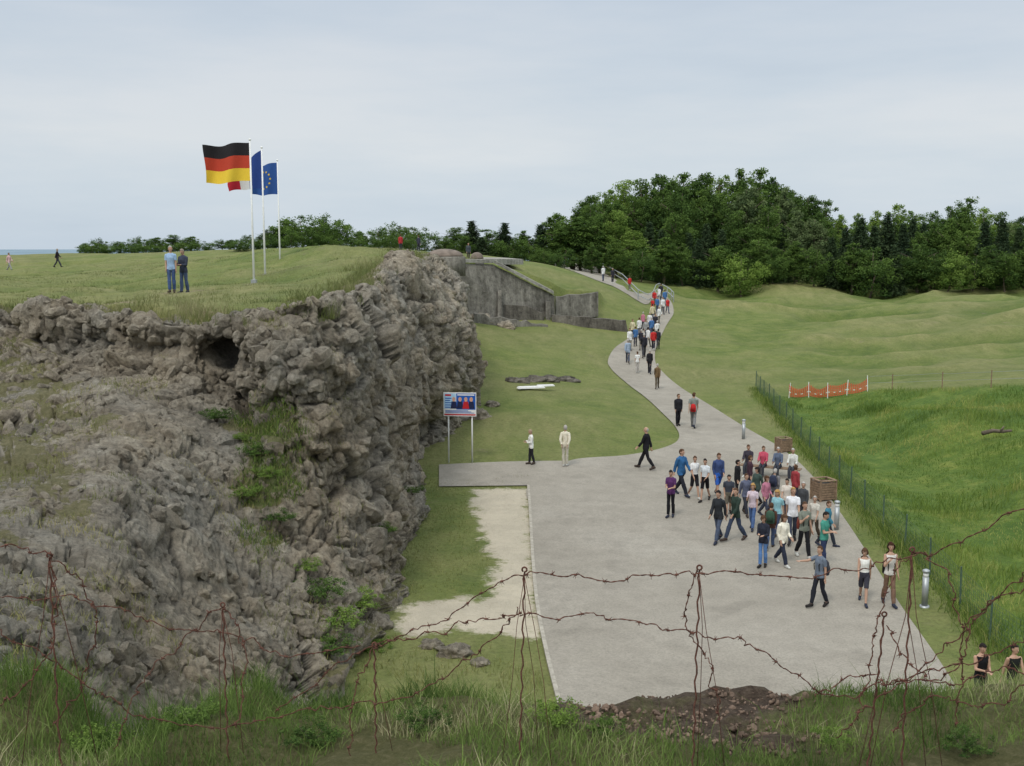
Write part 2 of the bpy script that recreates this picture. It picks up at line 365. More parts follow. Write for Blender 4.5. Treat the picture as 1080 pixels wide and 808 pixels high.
# ---------------------------------------------------------------- terrain
def span(a,b,s): return np.arange(a,b,s)
xs=np.r_[-np.geomspace(14000,62,26)[:-1],span(-62,-30,1.0),span(-30,-12,.6),span(-12,34,.42),span(34,100,1.1),np.geomspace(100,14000,26)]
ys=np.r_[-60,-30,-10,0,8,14,span(18,60,.34),span(60,130,.55),span(130,200,1.3),np.geomspace(200,15000,40)]
XX,YY=np.meshgrid(xs,ys,indexing='ij');HU=HUMP(XX,YY);ZZ=H0(XX,YY)+HU
LUSH=LUSH0
GRAV=[march(a,b,H)[0] for a,b in [(497,516),(558,515),(566,590),(571,650),(574,672),(470,664),(425,668),(412,640),(470,634),(518,630),(524,590),(505,560)]]
ground=mesh_np('ground',np.c_[XX.ravel(),YY.ravel(),ZZ.ravel()],gridfaces(len(xs),len(ys)))
fattr(ground,'lush',np.clip(.5+poly_sd(XX,YY,LUSH)/4,0,1).ravel())
fattr(ground,'gravel',np.clip(.5+poly_sd(XX,YY,GRAV)/2.0,0,1).ravel())
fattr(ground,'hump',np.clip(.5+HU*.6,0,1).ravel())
men=P(190,313,42);pth=P(230,330,34);cl1=P(400,290,48)
wornv=np.zeros_like(XX)
for q_,rr in ((men,3.0),(pth,2.6),(P(262,300,49),2.2),(cl1,3.2),(P(120,318,39),2.5),(P(345,322,34),2.5)):
    wornv=np.maximum(wornv,.55*np.exp(-((XX-q_[0])**2+((YY-q_[1])/1.4)**2)/rr**2))
fattr(ground,'worn',wornv.ravel())
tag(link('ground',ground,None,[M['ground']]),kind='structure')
def strip(A,B,n,sub,off):
    A=catmull(A,n) if len(A)>2 else np.array([A[0]+(A[1]-A[0])*k/(n-1) for k in range(n)])
    B=catmull(B,n) if len(B)>2 else np.array([B[0]+(B[1]-B[0])*k/(n-1) for k in range(n)])
    t=np.linspace(0,1,sub)[None,:,None];V=A[:,None]*(1-t)+B[:,None]*t
    V[:,:,2]=H(V[:,:,0],V[:,:,1])+off
    return V.reshape(-1,3),gridfaces(n,sub)
V1,F1=strip(Lw,Rw,260,24,.05)
V2,F2=strip([SPUR[0],SPUR[1]],[SPUR[3],SPUR[2]],20,10,.045)
tag(link('road',mesh_np('road',np.r_[V1,V2],np.r_[F1,F2+len(V1)]),None,[M['road']]),kind='structure')
kp=catmull(Lw[:8],120)
kb=MB();z=H(kp[:,0],kp[:,1])
for i in range(len(kp)-1):
    a=kp[i];b=kp[i+1];V=[(a[0]-.08,a[1],z[i]-.05),(a[0]+.02,a[1],z[i]-.05),(a[0]+.02,a[1],z[i]+.07),(a[0]-.08,a[1],z[i]+.07),(b[0]-.08,b[1],z[i+1]-.05),(b[0]+.02,b[1],z[i+1]-.05),(b[0]+.02,b[1],z[i+1]+.07),(b[0]-.08,b[1],z[i+1]+.07)]
    kb.add(V,[(1,5,6,2),(2,6,7,3),(3,7,4,0)])
tag(kb.build('kerb',M['kerb']),kind='structure')
# ---------------------------------------------------------------- rock cliff sheet
cols=[]
for i,s in enumerate(STW):
    bd=backdir(i)
    p0=s[0]+bd*3.0;p0[2]=float(H(np.array([p0[0]]),np.array([p0[1]]))[0])-.5
    p1=s[0]+bd*.8;p1[2]=s[0][2]-.02
    cols.append([p0,p1]+s)
cols=np.array(cols)
NU,NV=740,240
mid=np.stack([catmull(cols[:,j],NU) for j in range(8)],1)
V=np.stack([catmull(mid[i],NV) for i in range(NU)],0)
du=np.gradient(V,axis=0);dv=np.gradient(V,axis=1);N=np.cross(dv,du);N/=np.linalg.norm(N,axis=2,keepdims=True)+1e-9
if N[NU*2//3,NV//2,0]<0: N=-N
vv=np.linspace(0,1,NV)
D=np.zeros((NU,NV))
for i in range(NU):
    for j in range(NV):
        p=Vector(V[i,j])
        a=mn.fractal(p*.30,.9,2.1,3)
        w=p+mn.noise_vector(p*1.1)*.22
        st=mn.noise(Vector((p.x*.25,p.y*.25,p.z*1.7)))
        dd,pp=mn.voronoi(Vector((w.x*.5,w.y*.5,w.z*.85)));  c1=mn.noise(pp[0]*3.7)+.55*(w-Vector((pp[0].x/.5,pp[0].y/.5,pp[0].z/.85))).dot(mn.noise_vector(pp[0]*5.1)+Vector((0,0,.1)));e1=min(dd[1]-dd[0],.08)/.08
        w2=w*1.5+Vector((7,3,1))
        dd,pp=mn.voronoi(w2);  c2=mn.noise(pp[0]*3.1)+.8*(w2-pp[0]).dot(mn.noise_vector(pp[0]*4.3));e2=min(dd[1]-dd[0],.12)/.12
        w3=w*4.1
        dd,pp=mn.voronoi(w3);  c3=mn.noise(pp[0]*5.1)+.8*(w3-pp[0]).dot(mn.noise_vector(pp[0]*2.3))
        f=mn.fractal(p*3.4,.75,2.2,3)
        D[i,j]=a*.45+st*.20+c1*.50+(e1-1)*.14+c2*.24+(e2-1)*.08+c3*.10+f*.06
ui=np.linspace(0,len(ST)-1,NU)[:,None]*np.ones((1,NV));vi=np.ones((NU,1))*vv[None]
lower=sstep(vi,.42,.55)*sstep(6.8-ui,0,.8)
D*=1-.6*lower
D-=.6*np.exp(-((ui-6.05-.25*np.sin(vi*14))/.12)**2)*sstep(vi,.30,.36)*(1-sstep(vi,.48,.58))
D-=.35*np.exp(-((vi-.37-.02*np.sin(ui*5))/.03)**2)*sstep(ui,1,5)*(1-sstep(ui,5.8,6.2))
D-=.8*np.exp(-((ui-9.45+.5*(vi-.5))/.14)**2)*sstep(vi,.28,.4)*(1-sstep(vi,.6,.75))
D-=.9*np.exp(-((ui-8.5-.8*(vi-.5))/.09)**2)*sstep(vi,.45,.6)
D-=.7*np.exp(-((ui-10.6+.3*(vi-.5))/.10)**2)*sstep(vi,.3,.4)*(1-sstep(vi,.7,.85))
edge=sstep(vv,.03,.20)[None,:]
def blur(A,k):
    B=A.copy()
    for ax in (0,1):
        c=np.cumsum(np.insert(np.pad(B,[(k,k) if q==ax else (0,0) for q in (0,1)],mode='edge'),0,0,axis=ax),axis=ax)
        n=A.shape[ax];B=(np.take(c,np.arange(2*k+1,n+2*k+1),axis=ax)-np.take(c,np.arange(0,n),axis=ax))/(2*k+1)
    return B
CAV=np.clip(.5+(D-blur(D,4))*2.4+(D-blur(D,14))*.7,0,1)  # crevice mask from displacement, stands in for ambient occlusion in the rock colour
V=V+N*(D*edge)[:,:,None]
V[:,:,2]+=(D*(1-edge)*.10)
me=mesh_np('rock_cliff',V.reshape(-1,3),gridfaces(NU,NV))
pn=fbm(V[:,:,0]*.8,V[:,:,2]*.8+V[:,:,1]*.5,88,4)
streak=np.clip(np.exp(-((ui-6.5-.7*(vi-.5)-pn*.5)/.5)**2)*sstep(vi+pn*.12,.40,.52)*(1-sstep(vi+pn*.15,.66,.84))*1.15*sstep(pn,-.45,.15),0,1)
leftg=sstep(3.9-ui+pn,0,1.2)*sstep(vi,.34,.42)*(1-sstep(vi+pn*.1,.66,.82))
moss=np.clip(.27+.34*leftg+.5*sstep(.2-vi,0,.08)*(vi<.5)+.66*streak+.5*sstep(vi,.86,.96)*(ui>7.5),0,1)
moss=np.where(vi<.2,np.minimum(moss,.72),moss)
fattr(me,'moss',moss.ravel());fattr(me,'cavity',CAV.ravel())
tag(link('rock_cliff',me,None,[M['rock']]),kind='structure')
ROCKV=V;du=np.gradient(V,axis=0);dv=np.gradient(V,axis=1);RN=np.cross(dv,du);RN/=np.linalg.norm(RN,axis=2,keepdims=True)+1e-9
if RN[NU*2//3,NV//2,0]<0: RN=-RN
# broken angular chunks bedded in the rock
def chunkset(pos,nor,size,mossv,name,mats,seed):
    r0=np.random.default_rng(seed);base=MB().ell((0,0,0),(1,1,1),0,9,6);bv=np.array(base.v);nb=len(bv)
    tri=[];
    for f in base.f: tri.append((f[0],f[1],f[2],f[3]) if len(f)==4 else (f[0],f[1],f[2],f[2]))
    protos=[]
    for k in range(14):
        q=bv.copy()
        for c in range(9):   # slice with random planes to get flat facets
            n=r0.normal(0,1,3);n/=np.linalg.norm(n);d=r0.uniform(.5,.85);over=np.maximum(q@n-d,0);q=q-over[:,None]*n
        protos.append(q)
    quads=np.array([f for f in base.f if len(f)==4]);tris=np.array([f for f in base.f if len(f)==3])
    VV=[];n=len(pos)
    for i in range(n):
        A=np.linalg.qr(r0.normal(0,1,(3,3)))[0];s=size[i]*r0.uniform(.6,1.3,3)
        VV.append((protos[r0.integers(14)]*s)@A.T+pos[i]-nor[i]*size[i]*.25)
    VV=np.concatenate(VV);o=(np.arange(n)*nb)[:,None,None]
    Q=(quads[None]+o).reshape(-1,4);T=(tris[None]+o).reshape(-1,3)
    me=bpy.data.meshes.new(name);me.vertices.add(len(VV));me.vertices.foreach_set('co',VV.astype(np.float32).ravel())
    lp=np.concatenate([Q.ravel(),T.ravel()]).astype(np.int32);me.loops.add(len(lp));me.loops.foreach_set('vertex_index',lp)
    ls=np.concatenate([np.arange(0,Q.size,4),Q.size+np.arange(0,T.size,3)]).astype(np.int32);me.polygons.add(len(ls));me.polygons.foreach_set('loop_start',ls)
    me.polygons.foreach_set('use_smooth',np.zeros(len(ls),bool));me.update(calc_edges=True)
    fattr(me,'cavity',np.repeat(r0.uniform(.35,.75,n),nb));fattr(me,'moss',np.repeat(mossv,nb))
    return link(name,me,None,mats)
rv=ROCKV.reshape(-1,3);rn=RN.reshape(-1,3);vif=vi.ravel();uif=ui.ravel();mof=moss.ravel()
w_=np.where((vif>.17)&(vif<.98)&(rv[:,2]>-.3)&(uif>1.2)&(uif<13.5)&(rv[:,1]>9.5),1.,0);w_*=np.clip(1.15-mof,.1,1)*np.clip(.35+fbm(rv[:,0]*.5,rv[:,1]*.5+rv[:,2],91,3),.08,1)
sel=rng.choice(len(rv),5200,p=w_/w_.sum(),replace=False)
sz=np.clip(rng.lognormal(-2.25,.55,len(sel)),.04,.42)
tag(chunkset(rv[sel],rn[sel],sz,np.clip(mof[sel]-.1,0,1),'rock_chunks',[M['rock']],5),'broken angular chunks bedded all over the ruined rock face','rubble',None,'stuff')
# ---------------------------------------------------------------- foreground bank
def DRT(x,y):
    return sstep(x+.15*np.sin(y*5),.10,.5)*sstep(-x+.15*np.sin(y*7),-1.65,-1.25)*sstep(y,4.7,4.95)
def HB(x,y):
    x=np.asarray(x,float);y=np.asarray(y,float)
    e=5.30+.45*sstep(-x,.6,3)+(.30+.75*sstep(-x,-.3,1.))*fbm(x/1.0,y*0,31,3)+.14*fbm(x/.25,y*0,37,2)
    zb=8.28-.11*y+(.13+.14*sstep(-x,0,1.5))*fbm(x/.9,y/.9,33,4)-.03*sstep(-x,.2,1.2)
    fall=np.maximum(y-e,0)
    return np.maximum(np.where(fall>0,zb-1.25*fall*sstep(fall,0,.9),zb),-.8)
bx=span(-16,16,.09);by=np.r_[span(-5,3,.3),span(3,8,.06),span(8,17,.15)];BX,BY=np.meshgrid(bx,by,indexing='ij')
DR=DRT(BX,BY);BZ=HB(BX,BY)+.05*fbm(BX*4,BY*4,40,3)+DR*.07*fbm(BX*9,BY*9,44,4)
me=mesh_np('foreground_bank',np.c_[BX.ravel(),BY.ravel(),BZ.ravel()],gridfaces(len(bx),len(by)))
fattr(me,'dirt',DR.ravel())
tag(link('foreground_bank',me,None,[M['bank']]),kind='structure')
m_=520;px_=rng.uniform(.1,1.75,m_*3);py_=rng.uniform(4.65,5.7,m_*3);k=DRT(px_,py_)>rng.uniform(0,.9,m_*3);px_=px_[k];py_=py_[k]
pos=np.c_[px_,py_,HB(px_,py_)];sz=rng.choice([.005,.007,.010,.015,.022],len(pos),p=[.3,.3,.2,.15,.05])
o=chunkset(pos,np.tile([0,0,1.],(len(pos),1)),sz,np.zeros(len(pos)),'rubble',[simple('brown_rubble',(.15,.105,.078),.95,.6,3,.01)],9);tag(o,'loose dark brown stones scattered over the bare soil in front','rubble',None,'stuff')
# ---------------------------------------------------------------- grass blades (stuff)
def leafmat(name,lo,hi,tip=None,trans=.25):
    m,nt,b=newmat(name)
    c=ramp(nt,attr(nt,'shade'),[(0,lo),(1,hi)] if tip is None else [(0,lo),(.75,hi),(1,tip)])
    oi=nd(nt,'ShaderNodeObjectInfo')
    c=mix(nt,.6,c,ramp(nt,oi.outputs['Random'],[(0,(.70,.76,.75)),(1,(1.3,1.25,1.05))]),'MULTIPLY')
    nt.links.new(c,b.inputs['Base Color'])
    tr=nd(nt,'ShaderNodeBsdfTranslucent');nt.links.new(c,tr.inputs['Color'])
    ms=nd(nt,'ShaderNodeMixShader');ms.inputs[0].default_value=trans
    nt.links.new(b.outputs[0],ms.inputs[1]);nt.links.new(tr.outputs[0],ms.inputs[2])
    nt.links.new(ms.outputs[0],nt.nodes['Material Output'].inputs['Surface']);return m
def blades(name,pts,h,w,mat,label,cat='grass',lean=.5,shb=None):
    n=len(pts);a=rng.uniform(0,2*np.pi,n);dx=np.c_[np.cos(a),np.sin(a),np.zeros(n)]
    b=rng.uniform(0,2*np.pi,n);ld=np.c_[np.cos(b),np.sin(b),np.zeros(n)]*(rng.uniform(.05,lean,n)*h)[:,None]
    up=np.zeros((n,3));up[:,2]=h;W=(w if np.ndim(w) else np.full(n,w))[:,None]
    p=pts;v0=p-dx*W/2;v1=p+dx*W/2;mm=p+up*.55+ld*.35;v2=mm+dx*W*.36;v3=mm-dx*W*.36;v4=p+up*.97+ld;v5=v4+dx*W*.05
    V=np.stack([v0,v1,v2,v3,v4,v5],1).reshape(-1,3);o=np.arange(n)[:,None]*6
    Fc=np.concatenate([o+np.array([0,1,2,3]),o+np.array([3,2,5,4])],0)
    me=mesh_np(name,V,Fc,False);s=rng.uniform(0,1,n) if shb is None else np.clip(shb+rng.uniform(-.25,.25,n),0,1);sh=np.repeat(s,6);fattr(me,'shade',sh)
    return tag(link(name,me,None,[mat]),label,cat,None,'stuff')
M['fgrass']=leafmat('fresh_grass',(.07,.12,.026),(.23,.31,.08),(.50,.44,.26))
M['pgrass']=leafmat('pale_grass',(.10,.125,.038),(.225,.235,.082),(.36,.32,.17))
M['lgrass']=leafmat('lush_grass',(.06,.115,.02),(.18,.25,.055),(.34,.34,.12))
def cl01(x,y,s): return np.clip(.5+fbm(x,y,s,4),0,1)
n=120000;x=rng.uniform(-5,4.8,n);y=rng.uniform(3.6,7.4,n)
cl=fbm(x*1.6,y*1.6,50,3);dm=DRT(x,y)
keep=(cl>-.34+.7*dm)&(rng.uniform(0,1,n)>.95*dm);x=x[keep];y=y[keep];cl=cl[keep]
lf_=sstep(-x,-.4,1.);h=rng.uniform(.025,.11,len(x))*(1+1.4*np.maximum(cl,0))*(1+.7*lf_*sstep(y,4.9,5.5))
tall=rng.uniform(0,1,len(x))>.988;h[tall]*=1.9
blades('foreground_grass',np.c_[x,y,HB(x,y)-.01],h,rng.uniform(.0022,.0055,len(x)),M['fgrass'],'long grass blades growing on the bank in the foreground',lean=1.0,shb=cl01(x*2,y*2,51))
n=150000;x=rng.uniform(-42,-3,n);y=30+rng.uniform(0,1,n)**1.6*75
sd=poly_sd(x,y,HP);k=(sd>-1.2)&(fbm(x*.9,y*.9,60,4)>-.05);x=x[k];y=y[k];sd=sd[k]
z=np.where(sd>.8,H(x,y),TH(x,y))
blades('plateau_grass',np.c_[x,y,z-.02],rng.uniform(.03,.15,len(x))*(1+2.2*(sd<1.6))*(.5+np.clip(fbm(x*.5,y*.5,66,3)+.5,0,1.2)),.016,M['pgrass'],'rough dry grass covering the plateau above the rock',lean=1.,shb=cl01(x*.35,y*.35,61))
n=130000;x=rng.uniform(9,34,n);y=rng.uniform(20,75,n);sd=poly_sd(x,y,LUSH);k=(sd>.1)&(fbm(x*.6,y*.6,62,4)>-.25);x=x[k];y=y[k]
blades('ditch_grass',np.c_[x,y,H(x,y)-.02],rng.uniform(.08,.40,len(x))*(.35+1.9*np.clip(fbm(x*.35,y*.35,63,3)+.25,0,1)),.022,M['lgrass'],'tall lush green grass filling the hollow behind the fence',lean=1.,shb=cl01(x*.3,y*.3,64))
up=rn[:,2]
nn=np.array(fbm(rv[:,0]*.6,rv[:,1]*.6,70,4))
cand=np.where((up>.45)&((nn>.45-.8*mof)|(vif<.15))&(rv[:,2]>-.5))[0]
sel=rng.choice(cand,40000)
pj=rv[sel]+rng.normal(0,.06,(len(sel),3))*[1,1,.2]
blades('ledge_grass',pj,rng.uniform(.04,.16,len(sel)),rng.uniform(.008,.015,len(sel)),M['pgrass'],'tufts of grass growing on the ledges of the rock',lean=1.,shb=cl01(pj[:,0],pj[:,1],71))
cand=np.where((streak.ravel()>.45)&(up>.1))[0];sel=rng.choice(cand,4500);pj=rv[sel]+rng.normal(0,.08,(len(sel),3))
blades('cleft_grass',pj,rng.uniform(.05,.20,len(sel)),.018,M['lgrass'],'green grass and weeds running down the middle of the rock slope',lean=1.)
n=26000;x=rng.uniform(-7,1.0,n);y=rng.uniform(18,46,n);sd=poly_sd(x,y,GRAV);sr=poly_sd(x,y,ROADP);k=(sd<-.2)&(sr<-.3)&(fbm(x,y,77,3)>-.1);x=x[k];y=y[k]
blades('verge_grass',np.c_[x,y,H(x,y)-.01],rng.uniform(.03,.11,len(x))*(1+1.6*sstep(27-y,0,4)),.014,M['pgrass'],'short green grass between the rock foot and the road',lean=1.)
# ---------------------------------------------------------------- leaf crowns
def leaves(name,Cn,size,shade,flat=0.):
    n=len(Cn);a=rng.normal(0,1,(n,3));a[:,2]*=(1-flat);a/=np.linalg.norm(a,axis=1,keepdims=True)
    b=rng.normal(0,1,(n,3));b-=a*(a*b).sum(1,keepdims=True);b/=np.linalg.norm(b,axis=1,keepdims=True)
    s=size[:,None];V=np.stack([Cn-a*s,Cn+b*s*.55,Cn+a*s,Cn-b*s*.55],1).reshape(-1,3)
    me=mesh_np(name,V,np.arange(n*4).reshape(-1,4),False);fattr(me,'shade',np.repeat(shade,4));return me
def crown_broad(seed,h=12,r=4.0,base=.2,ncl=75,nl=95,ls=.26,cs=.25,peak=0.,zf=.95):
    r0=np.random.default_rng(seed);pts=[];sh=[]
    for i in range(ncl):
        d=r0.normal(0,1,3);d/=np.linalg.norm(d);k=r0.uniform(.15,1.1)**.6
        prof=1+.22*math.sin(3*math.atan2(d[1],d[0])+seed)+.12*math.sin(7*d[2]+seed*2)
        if d[2]>0: prof*=1-peak*d[2]
        c=np.array([d[0]*r*k*prof,d[1]*r*k*prof,h*(base+(1-base)/2)+d[2]*h*(1-base)/2*k*.95])
        rr=r0.uniform(.4,1.3)*r*cs
        q=r0.normal(0,1,(nl,3));q/=np.linalg.norm(q,axis=1,keepdims=True);q*=rr*r0.uniform(.15,1.5,(nl,1))**.7;q[:,2]*=zf
        pts.append(c+q);b=r0.uniform(.15,.8)+.2*(c[2]/h-.5);sh.append(np.clip(b+r0.uniform(-.25,.25,nl)+.2*q[:,2]/rr,0,1))  # clump tops and upper crown tinted lighter, top light painted into the leaves
    P_=np.concatenate(pts);P_[:,2]=np.maximum(P_[:,2],.3)
    return leaves('crown',P_,r0.uniform(.6,1.3,len(P_))*ls,np.concatenate(sh))
def crown_con(seed,h=12,r=2.6):
    r0=np.random.default_rng(seed);pts=[];sh=[]
    for z in np.linspace(.06,1,30):
        R_=r*(1-z)**.75+.12;nb=int(8+10*(1-z))
        for k in range(nb):
            a=r0.uniform(0,6.28);L=R_*r0.uniform(.5,1.2);n=int(8+L*26)
            t=r0.uniform(.1,1,n);x=np.cos(a)*L*t;y=np.sin(a)*L*t;zz=z*h-.35*L*t*t+r0.normal(0,.14,n)
            w=(.32*(1-t)+.1);pts.append(np.c_[x+r0.normal(0,1,n)*w,y+r0.normal(0,1,n)*w,zz]);sh.append(np.clip(r0.uniform(0,.6)+.4*t+r0.uniform(-.2,.2,n),0,1))
    P_=np.concatenate(pts);return leaves('crown',P_,r0.uniform(.5,1.2,len(P_))*.19,np.concatenate(sh),.4)
def trunk_mesh(seed,h=12,r=.2,limbs=7,spread=2.6,con=False):
    r0=random.Random(seed);m=MB();pts=[(0,0,-1)]
    x=y=0
    for k in range(7):
        z=h*.93*k/6;pts.append((x,y,z));x+=r0.uniform(-.15,.15);y+=r0.uniform(-.15,.15)
    m.tube(pts,[r*1.3]+[r*(1.15-k*.16) for k in range(7)],7)
    for k in range(limbs):
        i=r0.randint(2,5);b=Vector(pts[i]);a=r0.uniform(0,6.28);L=spread*r0.uniform(.6,1.1)*(.6 if con else 1)
        e=b+Vector((math.cos(a)*L,math.sin(a)*L,(0 if con else L*.9)));mid=(b+e)/2+Vector((0,0,.2))
        m.tube([b,mid,e],[r*.45,r*.3,r*.08],5)
    return m.mesh('trunk',[M['bark']],True)
M['bark']=simple('bark',(.13,.105,.08),.95,.4,3,.03)
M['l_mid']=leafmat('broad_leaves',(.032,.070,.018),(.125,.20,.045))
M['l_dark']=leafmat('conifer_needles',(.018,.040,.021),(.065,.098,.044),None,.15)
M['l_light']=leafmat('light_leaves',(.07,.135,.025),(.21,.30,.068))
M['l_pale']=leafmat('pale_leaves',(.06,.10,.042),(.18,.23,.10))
KB=[crown_broad(s,12,r,b,190,75,.14,.20,pk) for s,r,b,pk in ((1,2.9,.04,.35),(2,3.3,.02,.2),(3,2.5,.05,.5),(8,3.0,.0,.3),(9,2.7,.03,.15))]
KC=[crown_con(s) for s in (4,5)]
KS=[crown_broad(s,4,2.2,.0,80,80,.085,.22) for s in (6,7)]
TR=[trunk_mesh(s) for s in (1,2)];TRC=trunk_mesh(3,con=True,r=.16);TRS=trunk_mesh(4,4,.08,5,1.2)
crown_cache={}
TREES=[]
def tree(px,t,toppy,kind,wf=1.):
    p=at(px,t);ztop=10-(toppy-255)/1168*t*1.0;hh=max(ztop-p[2],1.2)
    if kind=='con': proto=random.choice(KC);tk=TRC;mt='l_dark';base=12
    elif kind in('bush','lbush'): proto=random.choice(KS);tk=TRS;mt='l_mid' if kind=='bush' else 'l_light';base=4
    else: proto=random.choice(KB);tk=random.choice(TR);mt={'mid':'l_mid','light':'l_light','pale':'l_pale'}[kind];base=12
    nm={'con':'conifer_tree','bush':'bush','lbush':'bush'}.get(kind,'broadleaf_tree')
    e=empty(nm,p,random.uniform(0,6.28));s=hh/(base*1.02);w=s*wf
    if base==12 and kind!='con' and hh<8: w=s*1.6*wf
    if kind in('bush','lbush'): w=max(w,.7)
    if kind=='con': w=max(s,.6)*wf
    e.scale=(w,w,s)
    key=(proto.name,mt)
    if key not in crown_cache:
        m2=proto.copy();m2.materials.clear();m2.materials.append(M[mt]);crown_cache[key]=m2
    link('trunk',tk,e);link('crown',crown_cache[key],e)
    TREES.append((px,t,kind,e))
sky=[(92,257),(108,253),(128,255),(148,251),(166,250),(184,248),(203,249),(222,260),(244,253),(262,249),(283,243),(302,233),(320,229),(342,228),(358,237),(380,245),(402,242),(422,237),(440,241),(462,258),(482,240),(498,234),(514,242),(532,236),(552,244),(570,238),(588,222),(604,226),(620,203),(638,200),(657,190),(676,189),(698,179),(718,183),(738,178),(758,184),(778,180),(798,178),(814,186),(832,196),(850,203),(868,212),(884,228),(902,227),(922,224),(944,216),(962,224),(980,222),(1000,218),(1016,209),(1034,220),(1052,224),(1072,226),(1092,228),(1115,228),(1145,226)]
for px,tp in sky:
    if px<240: tree(px,random.uniform(140,160),tp-1,random.choice(['mid','bush']),1.6)
    elif px<480: tree(px,random.uniform(130,145),tp-1,random.choice(['mid','mid','pale','bush']),1.6)
    elif px<612: tree(px,random.uniform(150,165),tp-1,random.choice(['mid','con','mid','mid']),1.4)
    else: tree(px,random.uniform(170,180),tp-2,random.choice(['mid','mid','mid','light']),1.1)
def skytop(px): return float(np.interp(px,[a for a,b in sky],[b for a,b in sky]))
for px in range(618,1100,17): tree(px+random.uniform(-5,5),random.uniform(157,166),skytop(px)+random.uniform(5,24),random.choice(['mid','mid','pale','con','mid','mid']),1.05)
for px,t,tp,k in [(98,136,263,'bush'),(115,138,260,'bush'),(140,138,259,'bush'),(156,136,261,'bush'),(172,138,257,'bush'),(196,138,258,'bush'),(212,137,261,'bush'),(236,134,262,'bush'),(255,128,256,'bush'),(275,128,252,'bush'),(292,128,250,'bush'),(310,128,244,'bush'),(332,128,240,'bush'),(352,128,246,'bush'),(370,128,252,'bush'),(392,128,251,'bush'),(412,128,248,'bush'),(432,128,250,'bush'),
   (470,150,250,'mid'),(490,150,248,'mid'),(508,150,250,'con'),(524,150,252,'mid'),(540,150,250,'bush'),(560,150,252,'bush'),(590,150,246,'mid'),(612,150,232,'mid'),(632,150,226,'mid'),(650,150,220,'light'),(668,148,242,'light'),(684,150,234,'con'),(697,149,242,'con'),(712,152,222,'mid'),(726,151,246,'con'),(744,152,236,'con'),(760,152,242,'con'),(776,154,220,'mid'),(792,152,238,'mid'),(808,154,216,'mid'),(824,153,240,'con'),(840,152,222,'pale'),(856,152,226,'pale'),(872,154,234,'mid'),(890,150,240,'con'),(906,150,230,'con'),(920,150,238,'con'),(934,151,226,'con'),(950,149,236,'con'),(966,150,242,'mid'),(982,150,234,'mid'),(1000,148,230,'mid'),(1018,149,242,'light'),(1036,146,234,'con'),(1054,145,230,'con'),(1072,146,240,'con'),(1092,145,246,'mid'),
   (624,141,258,'mid'),(650,143,252,'mid'),(676,142,262,'bush'),(700,143,250,'mid'),(720,144,262,'bush'),(736,144,252,'con'),(757,144,256,'mid'),(782,141,270,'lbush'),(800,146,250,'mid'),(815,145,264,'bush'),(838,145,254,'mid'),(858,145,262,'bush'),(876,146,250,'con'),(898,145,256,'mid'),(918,144,262,'bush'),(1000,141,266,'lbush'),(1026,141,270,'lbush'),(968,143,256,'mid'),(986,143,264,'bush'),(1060,140,266,'bush'),(1080,141,258,'mid'),(1042,141,258,'mid'),(942,143,258,'con'),(595,139,262,'bush'),(575,142,262,'bush')]:
    tree(px,t,tp,k,1.1)
def ordn(i): return f"{i}{'th' if 10<=i%100<=20 else {1:'st',2:'nd',3:'rd'}.get(i%10,'th')}"
desc={'con':('dark narrow conifer','conifer tree'),'mid':('leafy green tree','tree'),'light':('bright light green tree','tree'),'pale':('pale grey-green tree','tree'),'bush':('low green bush','bush'),'lbush':('bright yellow-green bush','bush')}
for k,(d,cat) in desc.items():
    L=sorted([a for a in TREES if a[2]==k],key=lambda a:a[0]);n=len(L)
    for i,a in enumerate(L):
        wh='behind the fort' if a[0]<600 else 'at the forest edge'
        w=f"{ordn(i+1)} such {cat.split()[-1]} from left" if i<n/2 else f"{ordn(n-i)} such {cat.split()[-1]} from right"
        tag(a[3],f"{d} {wh}, {w}",cat,'trees and bushes along the skyline')
def rockpt(px,py):
    v=ROCKV.reshape(-1,3);t=v[:,1]*cp-(v[:,2]-CAMZ)*sp;u=540+F*v[:,0]/t;w=404-F*((v[:,1]*sp+(v[:,2]-CAMZ)*cp)/t)
    d=(u-px)**2+(w-py)**2;c=np.where(d<36)[0]
    if len(c)==0: return v[np.argmin(d)]
    return v[c[np.argmin(t[c])]]
KW=[crown_broad(s,1.,.8,.0,44,60,.035,.2) for s in (11,12)]
def plant(name,p,i,hh,mt,lab,cat,grp,zf=1.,n=5):
    e=empty(name,p,i,lab,cat,grp);e.scale=(hh*1.3,hh*1.3,hh*zf)
    proto=KW[i%2];key=(proto.name,mt)
    if key not in crown_cache:
        m2=proto.copy();m2.materials.clear();m2.materials.append(M[mt]);crown_cache[key]=m2
    link('foliage',crown_cache[key],e);s=MB()
    for k in range(n):
        a=k*1.3;s.tube([(0,0,-.1),(math.cos(a)*.15,math.sin(a)*.15,.35),(math.cos(a)*.4,math.sin(a)*.4,.7)],[.02,.014,.005],5)
    s.build('stem',M['bark'],e,True)
